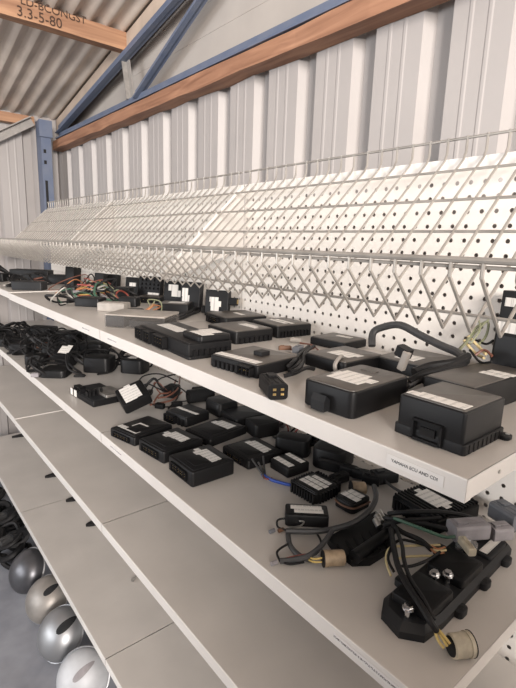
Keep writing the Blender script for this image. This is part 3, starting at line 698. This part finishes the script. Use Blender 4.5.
for k in range(9): f.box((.035, (k/8-.5)*.056, .012), (.010, .0035, .020)); f.box((-.0345, (k/8-.5)*.056, .010), (.008, .0035, .017)); f.box(((k/8-.5)*.056, .0345, .011), (.0035, .009, .019))
f.build('fins', 'black_ribbed', t, smooth=False)
# bare-ended wires and the blue wire
t = thing('wire_bundle', 'short bundle of grey wires with bare ends and a blue wire on the second shelf', 'wires', S(266, 474, B)); o0 = V(t.location)
tubes(t, 'wire', 'wire_blue', [[S(262, 474, B, .004)-o0, S(272, 480, B, .004)-o0, S(286, 484, B, .004)-o0, S(296, 486, B, .004)-o0]], .0032)
tubes(t, 'wire', 'grey_sleeve', [[S(258, 462, B, .022)-o0, S(262, 470, B, .008)-o0, S(264, 478, B, .004)-o0], [S(252, 459, B, .024)-o0, S(258, 468, B, .014)-o0, S(263, 475, B, .006)-o0], [S(263, 456, B, .026)-o0, S(264, 466, B, .012)-o0, S(265, 474, B, .006)-o0]], .0022)
tubes(t, 'wire', 'wire_red', [[S(262, 474, B, .005)-o0, S(266, 479, B, .005)-o0, S(272, 478, B, .004)-o0]], .0015)
# red and white wires over the far row
t = module('dark module with red and grey wires under the top shelf edge, second shelf', (262, 433), B, (.07, .06, .036), 170, ('red', 'grey_sleeve', 'pink', 'rubber', 'white'), 31, reach=.07, wr=.0022)
module('black rubber-ended coil under the top shelf edge, behind the two-label unit', (293, 452), B, (.08, .05, .040), 120, ('rubber', 'rubber'), 33, reach=.07, wr=.004, r=.016)
module('large rounded black coil under the top shelf edge near the chain of black plugs', (333, 463), B, (.09, .075, .045), 20, ('rubber',), 35, reach=.05, wr=.004, r=.022, sleeve=False)
# black cylinders and label box with brown wires
t = thing('ignition_module', 'black tilted box with large stepped white label and brown wires, second shelf', 'electronic unit', (*P2(131, 411, ZB), B+.005), (math.radians(16), math.radians(-20), math.radians(-12)))
MB().rprism(.02, .02, .080, .085, 0, .032, .008, .004).build('housing', 'black_plastic', t)
stick(t, [(.0, .02, .018, .070), (.016, .022, .018, .074), (.032, .018, .016, .060)], .0322); settle(t, B)
t2 = thing('wiring_harness', 'tangle of brown and black wires with black plugs behind the stepped-label box', 'wiring loom', S(172, 402, B)); o0 = V(t2.location)
def WB(*pts): return [S(px, py, B, h)-o0 for px, py, h in pts]
tubes(t2, 'wire', 'wire_brown', [WB((180, 376, .03), (178, 388, .03), (168, 396, .02), (158, 398, .012)), WB((176, 380, .03), (170, 392, .022), (160, 394, .016), (154, 402, .008)), WB((182, 392, .02), (172, 400, .01), (160, 403, .006), (150, 405, .006))], .0026)
tubes(t2, 'wire', 'rubber', [WB((136, 392, .03), (142, 377, .05), (160, 374, .05), (178, 382, .03)), WB((148, 398, .02), (158, 380, .04), (176, 374, .04)), WB((150, 404, .006), (164, 407, .005), (182, 406, .005)), WB((180, 392, .034), (176, 400, .014), (168, 409, .005))], .0022)
plug(t2, S(166, 390, B, .02)-o0, (.3, -1, .2), .024, .014, .012, gold=False); plug(t2, S(160, 406, B, .009)-o0, (.6, -1, 0), .026, .016, .014, gold=False)
plug(t2, S(177, 404, B, .009)-o0, (1, -.3, 0), .03, .014, .012, gold=False)
module('black module with ribbed top among the brown wires behind the stepped-label box', (172, 396), B, (.045, .04, .034), 30, ('rubber', 'rubber', 'brown'), 77, reach=.07, wr=.0022)
t = thing('ignition_coil', 'black cylinder coil lying under the top shelf edge behind the brown wires', 'coil', S(197, 402, B)); b = MB()
b.cyl((-.03, 0, .022), (.035, -.01, .022), .021, .021, 20); b.cyl((.035, -.01, .022), (.05, -.012, .022), .012, .012, 14); b.build('housing', 'charcoal_plastic', t)
t = thing('ignition_coil', 'dark coil next to the black cylinder coil under the top shelf edge', 'coil', S(213, 403, B)); b = MB()
b.cyl((-.03, .06, .020), (.03, .05, .020), .019, .019, 20); b.build('housing', 'black_plastic', t)
MB().cyl((.03, .05, .02), (.055, .046, .02), .008, .006).build('terminal', 'rubber', t)
# unit with two white tags and open frame
t = ecu('black open-frame unit with two white tags on its front and an aluminium lid, second shelf', (.460, 1.268), .100, .165, .018, 4, B, (), cover='charcoal_plastic', body='black_ribbed', r=.004)
b = MB(); b.rprism(.020, -.035, .055, .085, .018, .026, .003, .001); b.build('lid', 'aluminium_dirty', t)
for q in (.062, .036): MB().box((-.0510, q, .0125), (.001, .017, .020)).build('label', 'sticker', t, smooth=False)
for q, w in ((-.020, .03), (.030, .045)):
    socket(t, (-.030, q, .022), (w, .024, .018), 'y-' if q < 0 else 'x-', (4, 2))
b = MB()
for i in range(4): b.box((-.038+.012*i, -.035, .026), (.006, .006, .024))
b.build('posts', 'rubber', t, smooth=False)
# heap at the far left of the second shelf
heap = [
 ('black pouch module with white stepped label on the heap, second shelf', (.560, 1.790), (.080, .070, .050), -42, 7, [(-.14, .0, .24, .62), (.10, .05, .24, .74)], (24, 4)),
 ('large black rubber boot module right of the labelled pouch on the heap', (.625, 1.640), (.100, .080, .055), -45, 5, None, (0, 0)),
 ('black module with small white label half under the top shelf, beside the heap', (.725, 1.560), (.090, .075, .050), -50, 5, [(-.1, .1, .36, .4)], (0, 0)),
 ('flat black unit under the labelled pouch at the front of the heap', (.480, 1.660), (.090, .085, .026), -38, 4, None, (0, 0)),
 ('black module with many cable loops in the middle of the heap', (.560, 1.960), (.085, .075, .045), -30, 8, None, (0, 0)),
 ('black coil module with crossing cables toward the far end of the heap', (.470, 2.085), (.085, .075, .04), -38, 8, None, (0, 0)),
 ('black module with loose loop of cable at the front edge of the heap', (.470, 1.860), (.080, .065, .034), 150, 7, None, (0, 0)),
 ('dark module with thin wires behind the far loops on the second shelf', (.690, 2.160), (.10, .09, .055), -48, 6, None, (0, 0)),
 ('long grey-black unit at the far end of the second shelf', (.640, 2.400), (.13, .08, .045), -46, 6, None, (0, 0)),
 ('dusty module with white wires at the far left end of the second shelf', (.470, 2.560), (.11, .08, .035), -40, 7, None, (0, 0)),
 ('dark rounded unit behind the labelled pouch, far under the top shelf', (.690, 1.860), (.10, .08, .060), -44, 6, None, (0, 0)),
 ('black unit trailing cables at the left photo edge, far end of second shelf', (.450, 2.260), (.10, .08, .034), -38, 7, None, (0, 0)),
 ('black unit behind the middle of the heap, close to the pegboard', (.770, 2.010), (.09, .08, .055), -44, 5, None, (0, 0)),
 ('small black unit between the cable loops and the dark module', (.560, 2.210), (.06, .06, .04), -36, 7, None, (0, 0)),
]
for k, (lb, xy, sz, yaw, nw, stk, tl) in enumerate(heap):
    ws = (['rubber']*nw) if k not in (4, 6, 9) else (['rubber']*(nw-2)+['white' if k == 9 else 'brown', 'grey_sleeve'])
    t = module(lb, (.5, 1.0), B, sz, yaw, ws, 41+k, stk, reach=.125, wr=.0040, tilt=tl, lift=.013 if tl != (0, 0) else 0, r=.018)
    t.location.x, t.location.y = xy; settle(t, B); BOXES[-1] = (t.matrix_basis.inverted(),)+BOXES[-1][1:]
# label module with sleeve and bullet terminals
t = thing('ignition_module', 'small black module with white label, long curved grey sleeve and bullet terminals', 'electronic unit', (*P2(308, 528, ZB), B), (0, 0, math.radians(-42))); Mi = t.matrix_basis.inverted()
def L_(px, py, h): return Mi @ (S(px, py, B, h))
MB().rprism(-.002, .020, .074, .038, 0, .022, .005, .003).build('housing', 'black_plastic', t)
stick(t, [(.001, .015, .050, .012), (-.003, .026, .054, .012)], .0222)
tubes(t, 'sleeve', 'grey_sleeve', [[L_(286, 531, .010), L_(320, 531, .014), L_(350, 524, .02), L_(368, 512, .025), L_(376, 498, .03), L_(374, 486, .03)]], .0047, seg=9)
tubes(t, 'sleeve', 'grey_sleeve', [[L_(288, 530, .006), L_(290, 545, .006), L_(300, 556, .006), L_(312, 560, .006)], [L_(332, 531, .020), L_(321, 546, .020), L_(308, 556, .014), L_(292, 560, .006), L_(280, 561, .005)]], .0042, seg=8)
tubes(t, 'wire', 'rubber', [[L_(288, 518, .012), L_(278, 520, .01), L_(278, 527, .008), L_(286, 530, .006)], [L_(316, 532, .006), L_(321, 542, .005), L_(318, 552, .005), L_(306, 559, .005)], [L_(280, 561, .004), L_(277, 552, .006), L_(286, 545, .008), L_(291, 543, .006)], [L_(280, 561, .004), L_(290, 564, .004), L_(304, 562, .004)]], .0018)
tubes(t, 'wire', 'steel', [[L_(288, 528, .01), L_(300, 526, .012), L_(304, 522, .016), L_(300, 521, .02)]], .0014)
tubes(t, 'wire', 'wire_red', [[L_(283, 559, .007), L_(296, 556, .009), L_(308, 554, .012)]], .0013)
for px, py, m in ((281, 530, 'brown_plug'), (272, 531, 'slate_plug'), (274, 563, 'grey_plug')):
    c = L_(px, py, .005); MB().cyl(c-V((.004, .003, 0)), c+V((.004, .003, 0)), .0034, .0034, 10).build('terminal', m, t)
# round tan plug with its dark mouth
t = thing('connector_plug', 'round tan plug with dark mouth standing behind the curved grey sleeve', 'connector', S(357, 495, B)); cap(t, (0, 0, .014), (-.8, .55, .05), .026, .013, 'tan_plug')
t = ecu('black module with white label and tan edge under the curved grey sleeve', P2(352, 516, ZB), .055, .045, .020, 0, B, [(-.1, .0, .26, .85), (.18, .02, .24, .72)], cover='black_plastic', r=.010)
tubes(t, 'edge_band', 'brown_plug', [[(-.026, .020, .012), (-.031, .0, .012), (-.024, -.021, .012), (.0, -.0245, .012), (.02, -.0245, .012)]], .0018)
# chain of black plugs
t = thing('wiring_harness', 'chain of black plugs with a grey lead under the top shelf edge, second shelf', 'wiring loom', S(355, 478, B)); o0 = V(t.location)
for (px, py, d, ln, w, h, m) in ((339, 478, (1, -.1, 0), .040, .02, .018, 'black_ribbed'), (349, 470, (.3, -1, 0), .034, .02, .02, 'black_ribbed'), (361, 474, (.5, -1, 0), .034, .02, .018, 'charcoal_plastic'), (371, 479, (.6, -1, .1), .034, .022, .02, 'black_ribbed'), (384, 476, (1, -.4, 0), .05, .030, .024, 'charcoal_plastic')):
    plug(t, S(px, py, B, .012)-o0, d, ln, w, h, m, gold=False)
tubes(t, 'cable', 'grey_sleeve', [[S(384, 480, B, .01)-o0, S(394, 488, B, .01)-o0, S(404, 493, B, .008)-o0, S(420, 498, B, .008)-o0]], .003)
# black finned bracket with tan plug
t = thing('voltage_regulator', 'black triangular cast bracket with tan round plug, front of the second shelf', 'regulator', S(360, 560, B)); o0 = V(t.location)
def Q(px, py, h): p = onz(px, py, ZB+h) - o0; return (p.x, p.y)
b = MB(); b.prism([Q(*p) for p in ((327, 544, 0), (332, 551, 0), (352, 567, 0), (370, 566, 0), (392, 552, 0), (396, 528, 0), (378, 516, 0), (352, 531, 0), (333, 541, 0))], 0, .013); b.build('housing', 'black_plastic', t)
b = MB()
for k in range(6):
    p, q = V((*Q(338+8*k, 545-3.5*k, .013), .013)), V((*Q(352+7*k, 562-3*k, .013), .013)); d = (q-p).normalized(); n = V((-d.y, d.x, 0))*.0015
    b.loft([[p-n, q-n, q+n, p+n], [v+V((0, 0, .0025)) for v in (p-n, q-n, q+n, p+n)]])
b.build('ribs', 'black_ribbed', t, smooth=False)
b = MB(); p0, p1 = V((*Q(354, 560, .012), .016)), V((*Q(392, 532, .012), .016)); b.cyl(p0, p1, .010, .008, 12); b.build('arm', 'black_plastic', t)
cap(t, S(333, 558, B, .013)-o0, V((*Q(322, 559, .01), 0))-V((*Q(342, 558, .01), 0)), .030, .0115, 'tan_plug')
tubes(t, 'wire', 'wire_yellow', [[S(322, 562, B, .014)-o0, S(314, 562, B, .012)-o0, S(309, 560, B, .010)-o0], [S(322, 558, B, .018)-o0, S(314, 559, B, .015)-o0, S(309, 557, B, .011)-o0]], .0014)
# finned unit under the corner
t = ecu('wide finned black unit with stepped label, under the near corner of the top shelf', (.690, .345), .118, .100, .026, -8, B, [], cover='black_ribbed', r=.005, rib=('x-', 12, .02))
stick(t, [(-.022, .0, .012, .050), (-.010, .0, .014, .072), (.003, .0, .012, .056)], .0301)
f = MB()
for k in range(14): f.box(((k/13-.5)*.108, .0, .0275), (.0032, .094, .005))
f.build('fins', 'black_ribbed', t, smooth=False)
# the double unit with bolts
t = thing('voltage_regulator', 'double black module on a cast base with bright bolts, nearest thing on the second shelf', 'regulator', (.575, .270, B), (0, 0, math.radians(2))); Mi = t.matrix_basis.inverted()
b = MB()
b.loft([[(x, y, z) for x, y in pts] for pts, z in (([(-.118, -.006), (-.108, .026), (-.085, .038), (.165, .040), (.172, .03), (.172, -.024), (.165, -.030), (-.06, -.034), (-.1, -.030)], 0), ([(-.118, -.006), (-.108, .026), (-.085, .038), (.165, .040), (.172, .03), (.172, -.024), (.165, -.030), (-.06, -.034), (-.1, -.030)], .010), ([(-.108, -.004), (-.1, .022), (-.082, .032), (.16, .034), (.166, .026), (.166, -.019), (.16, -.025), (-.058, -.028), (-.093, -.025)], .018))])
for ex, ey in ((-.02, -.034), (.058, -.032), (.135, -.031), (-.03, .043), (.08, .044)):
    b.rprism(ex, ey, .022, .018, 0, .010, .006, .001)
b.build('base_plate', 'charcoal_plastic', t)
for x0 in (-.055, .035):
    MB().rprism(x0, .0, .066, .054, .017, .030, .006, .0025).build('module_block', 'black_plastic', t)
    MB().rprism(x0, .0, .052, .046, .0295, .0305, .004, .0004).build('cover', 'black_ribbed', t)
for x0, y0 in ((-.098, -.004), (-.014, .006), (.000, -.006), (.078, .004)):
    b = MB(); b.cyl((x0, y0, .018), (x0, y0, .032), .0046, .0046, 14); b.cyl((x0, y0, .0305), (x0, y0, .0325), .0076, .0072, 18); b.cyl((x0, y0, .0325), (x0, y0, .0365), .0058, .0050, 6); b.build('bolt', 'chrome', t)
for x0, y0 in ((-.02, -.036), (.058, -.034)): MB().cyl((x0, y0, .0095), (x0, y0, .0105), .004, .004, 12).build('mounting_hole', 'rubber', t)
MB().rprism(.125, .0, .06, .05, .017, .024, .005, .002).build('module_block', 'charcoal_plastic', t)
stick(t, [(.130, -.012, .062, .012)], .0242)
b = MB(); b.cyl((.096, .012, .018), (.096, .012, .030), .016, .016, 20); b.build('clear_cap', 'clear_plastic', t); MB().cyl((.096, .012, .0300), (.096, .012, .036), .006, .005, 12).build('bolt', 'chrome', t)
# main loom lying across it with the big round plug
t = thing('wiring_harness', 'black cable with yellow wires ending in a big cream round plug on the double module', 'wiring loom', S(440, 610, B)); o0 = V(t.location)
def WC(*pts): return [S(px, py, B, h)-o0 for px, py, h in pts]
tubes(t, 'sleeve', 'rubber', [WC((391, 530, .034), (394, 548, .040), (398, 566, .044), (408, 586, .046), (420, 604, .046), (431, 622, .040), (436, 630, .030))], .0042, seg=10)
tubes(t, 'sleeve', 'rubber', [WC((396, 528, .036), (402, 545, .044), (404, 560, .046), (410, 578, .047), (424, 600, .048), (434, 620, .040))], .0030, seg=8)
tubes(t, 'wire', 'wire_yellow', [WC((434, 628, .030), (438, 640, .024), (444, 648, .022)), WC((436, 627, .032), (444, 636, .028), (450, 644, .024)), WC((435, 628, .03), (441, 636, .026), (447, 646, .024))], .0017)
cap(t, S(461, 645, B, .015)-o0, V(S(466, 643, B, .02)-S(450, 645, B, .02)), .024, .0135, 'cream_plug')
# fan of leads and grey plugs running to the right
t = thing('wiring_harness', 'loom of green and black leads with mauve grey plugs behind the double module', 'wiring loom', S(440, 540, B)); o0 = V(t.location)
tubes(t, 'cable', 'rubber', [WC((385, 518, .03), (400, 520, .036), (425, 524, .036), (450, 530, .034)), WC((388, 514, .034), (410, 512, .046), (440, 512, .044), (465, 516, .036), (480, 522, .03)), WC((390, 522, .03), (402, 532, .035), (420, 540, .035), (432, 550, .03)), WC((384, 526, .026), (396, 522, .035), (410, 520, .04), (440, 518, .038))], .0040)
tubes(t, 'wire', 'wire_green', [WC((394, 518, .04), (404, 522, .042), (425, 530, .042), (445, 537, .038), (458, 536, .036))], .0026)
tubes(t, 'wire', 'wire_cream', [WC((391, 576, .01), (386, 560, .02), (390, 548, .03), (404, 546, .03), (440, 545, .03)), WC((396, 566, .012), (400, 558, .022), (420, 556, .026), (436, 556, .03)), WC((430, 548, .03), (438, 551, .032), (446, 550, .032))], .0018)
tubes(t, 'wire', 'wire_orange', [WC((432, 546, .034), (438, 549, .034), (445, 547, .034)), WC((431, 549, .032), (436, 553, .032), (444, 553, .03))], .0015)
tubes(t, 'wire', 'rubber', [WC((394, 572, .012), (388, 556, .03), (400, 540, .04), (428, 546, .034)), WC((402, 566, .02), (412, 566, .03), (428, 560, .032), (440, 552, .032)), WC((500, 530, .03), (508, 524, .034), (514, 532, .03))], .0022)
plug(t, S(468, 529, B, .040)-o0, S(492, 527, B, .04)-S(452, 530, B, .04), .058, .030, .026, 'grey_plug', gold=False)
plug(t, S(499, 531, B, .034)-o0, S(510, 530, B, .04)-S(490, 532, B, .04), .034, .026, .022, 'grey_plug', gold=True)
plug(t, S(467, 546, B, .042)-o0, S(475, 556, B, .04)-S(462, 540, B, .04), .032, .012, .012, 'cream_plug', gold=False)
plug(t, S(508, 515, B, .034)-o0, S(516, 520, B, .04)-S(500, 510, B, .04), .05, .036, .030, 'slate_plug', gold=False)
b = MB(); c = S(384, 524, B, .022)-o0
for k in range(3): b.cyl(c+V((.012*k-.012, .006*k, 0)), c+V((.012*k-.008, .006*k+.012, .006)), .006, .006, 10)
b.build('metal_clamp', 'steel', t)
for a_ in QUEUE:
    if a_[0].location.y > 1.96 and a_[0].location.z > ZA-.1: a_[0].location.z += .0038
    route(*a_)
# ------------------------------------------------------------------ bits on the bottom shelf
D = SZ['D']+.0002
for k, (px, py, s, l) in enumerate(((12, 438, .13, 'black ring-shaped bit on the bottom shelf at the left edge of the photo'), (45, 478, .10, 'black leaf-shaped lever peeking out under the third shelf edge'), (66, 502, .08, 'dark lever tip poking out under the third shelf edge right of the panel seam'), (86, 526.5, .07, 'small dark lever tip poking out below the third shelf joint'))):
    p = onz(px, py, SZ['D']); t = thing('brake_lever', l, 'lever', (p.x, p.y, D), (0, 0, math.radians(-4)))
    b = MB(); n = 14; up_, dn_ = [], []
    for i in range(n+1):
        u = i/n; w = .016*math.sin(PI*min(1, u*1.15+.02))**.7 if u < .86 else .007
        up_.append((u*s*1.6, w)); dn_.append((u*s*1.6, -w))
    b.prism(up_+list(reversed(dn_)), 0, .010); b.build('blade', 'rubber', t); MB().cyl((s*1.5, 0, 0), (s*1.5, 0, .016), .012, .012).build('pivot', 'charcoal_plastic', t)
t = thing('screw', 'single bright screw lying on the bottom shelf near the third shelf edge', 'screw', onz(133, 580, D+.004)); b = MB(); b.cyl((0, 0, 0), (.02, .012, 0), .003, .003, 10); b.cyl((-.003, -.002, 0), (.001, .0006, 0), .006, .0055, 12); b.build('shank', 'steel', t)
# ------------------------------------------------------------------ lamp shells and the dark heap on the floor
def bowl(label, px, r, axis, mat, slot=True, group='lamp shells on the floor'):
    # hemispherical lamp shell lying on its rim side: dome, rolled rim, bracket with an oval opening
    t = thing('headlamp_shell', label, 'lamp shell', (*px, ZF)); z0 = r*.98
    d = V(axis).normalized(); u = d.orthogonal().normalized(); w = d.cross(u); c = V((0, 0, z0))
    b = MB(); rings = []
    for k in range(13):
        a = PI/2*k/12; rr = max(r*math.cos(a), .004); q = c+d*(r*.78*math.sin(a))
        rings.append([q+(u*math.cos(2*PI*i/36)+w*math.sin(2*PI*i/36))*rr for i in range(36)])
    inner = [[c+(v-c)*.97 for v in g] for g in rings]
    b.loft(list(reversed(inner))+rings, caps=True); b.build('shell', mat, t)
    m = MB(); m.tube([c+(u*math.cos(2*PI*i/36)+w*math.sin(2*PI*i/36))*r for i in range(37)], .004, 7, 1); m.build('rim', 'bowl_metal', t)
    return t, c, d, u, w
def slot_on(t, c, d, u, w, r, n, sdir, ln, wd, mat='rubber'):
    # long oval opening pressed into the dome
    n = V(n).normalized(); s = V(sdir); s = (s-n*s.dot(n)).normalized(); q = n.cross(s); rows = []
    for j in range(9):
        y = (j/8-.5)*2; row = []
        for i in range(17):
            x = (i/16-.5)*2; v = n*.9*r+s*x*ln/2+q*(y*wd/2*math.sqrt(max(0, 1-x*x))*(1-.35*x)); dv = v.normalized(); sd = dv.dot(d); lat = dv-d*sd
            k = 1/math.sqrt((sd/.78)**2+lat.length_squared) if sd > 0 else 1
            row.append(c+dv*r*k*1.012)
        rows.append(row)
    MB().grid(rows).build('opening', mat, t)
random.seed(9)
BW = [('white lamp shell with dark oval opening, nearest of the shells on the floor', (.378, 1.215), .078, (-.55, -.60, .60), 'bowl_white'),
      ('grey metal lamp shell with dark oval opening behind the white shell on the floor', (.378, 1.415), .082, (-.60, -.25, .55), 'bowl_metal'),
      ('dusty brownish lamp shell between the grey metal shell and the dark shell on the floor', (.388, 1.605), .080, (-.6, -.35, .6), 'bowl_tan'),
      ('dark grey lamp shell farthest from the white shell, beside the black heap on the floor', (.375, 1.800), .083, (-.75, -.2, .5), 'bowl_dark')]
for i, (l, px, r, ax, mt) in enumerate(BW):
    h = bowl(l, px, r, ax, mt)
    if i < 3: slot_on(*h, r, ((-.15, -.45, .75), (.05, -.5, .75), (.05, -.45, .8))[i], (.85, .0, .45), r*(1.15, 1.0, .8)[i], r*(.30, .34, .3)[i], 'grey_plug' if i == 0 else 'charcoal_plastic')
hp = [('tangled black wiring coil on the floor at the lower left edge of the photo', (.350, 2.025), .085), ('black wiring coil under the bottom shelf beyond the lamp shells', (.370, 2.225), .085), ('black wiring coil on the floor farther along the bottom shelf', (.340, 2.425), .085), ('farthest black wiring coil on the floor, at the left photo edge', (.350, 2.64), .09)]
for k, (l, px, r) in enumerate(hp):
    rnd = random.Random(60+k); t = thing('wiring_coil', l, 'wiring loom', (*px, ZF))
    for q in range(5):
        ax = rnd.uniform(0, PI); ph = rnd.uniform(0, 6); zc = .018+.026*q; pts = []
        for i in range(13):
            a = 2*PI*i/12; rr = r*(.75+.25*math.sin(2*a+ph)); pts.append((rr*math.cos(a), rr*math.sin(a)*.9, zc+.014*math.sin(a*3+ph)+.003))
        tubes(t, 'cable', ('rubber', 'charcoal_plastic', 'rubber', 'grey_sleeve', 'rubber')[q], [pts], rnd.uniform(.008, .014), sub=4)
    plug(t, (r*.4, -r*.3, .13), (1, .3, .1), .06, .04, .03, 'charcoal_plastic', gold=False)
    plug(t, (-r*.4, r*.2, .12), (.3, 1, .2), .07, .05, .04, 'black_ribbed', gold=False)
    plug(t, (-r*.2, -r*.4, .12), (1, .3, .3), .05, .04, .035, 'grey_sleeve', gold=False)

# ------------------------------------------------------------------ daylight
w = bpy.data.worlds.new('World'); bpy.context.scene.world = w; w.use_nodes = True
bg = w.node_tree.nodes['Background']; bg.inputs[0].default_value = (.93, .96, 1.0, 1); bg.inputs[1].default_value = .42
def area(name, loc, target, sx, sy, power, col):
    l = bpy.data.lights.new(name, 'AREA'); l.shape = 'RECTANGLE'; l.size = sx; l.size_y = sy; l.energy = power; l.color = col
    o = bpy.data.objects.new(name, l); C.objects.link(o); o.location = loc
    o.rotation_euler = (V(target)-V(loc)).to_track_quat('-Z', 'Y').to_euler(); return o
area('doorway_daylight', (-1.6, -3.8, .95), (.8, 1.0, .1), 1.8, 1.3, 640, (1.0, .93, .87))
area('yard_daylight', (-3.3, 2.0, .2), (.7, 1.4, -.3), 3.0, 1.4, 95, (.97, .98, 1.0))
# ------------------------------------------------------------------ camera
cd = bpy.data.cameras.new('camera'); cam = bpy.data.objects.new('camera', cd); C.objects.link(cam)
cam.matrix_world = Matrix((RT, -DN, -FW)).transposed().to_4x4()
cd.sensor_width = 36; cd.lens = FL/688*36; cd.clip_start = .02; cd.clip_end = 100
bpy.context.scene.camera = cam
for o in bpy.data.objects:
    if o.parent is None: o.matrix_basis = Matrix.Translation((0, 0, UP)) @ o.matrix_basis
vs = bpy.context.scene.view_settings; vs.view_transform = 'Standard'; vs.look = 'None'; vs.gamma = 1; vs.exposure = 0; vs.use_curve_mapping = False
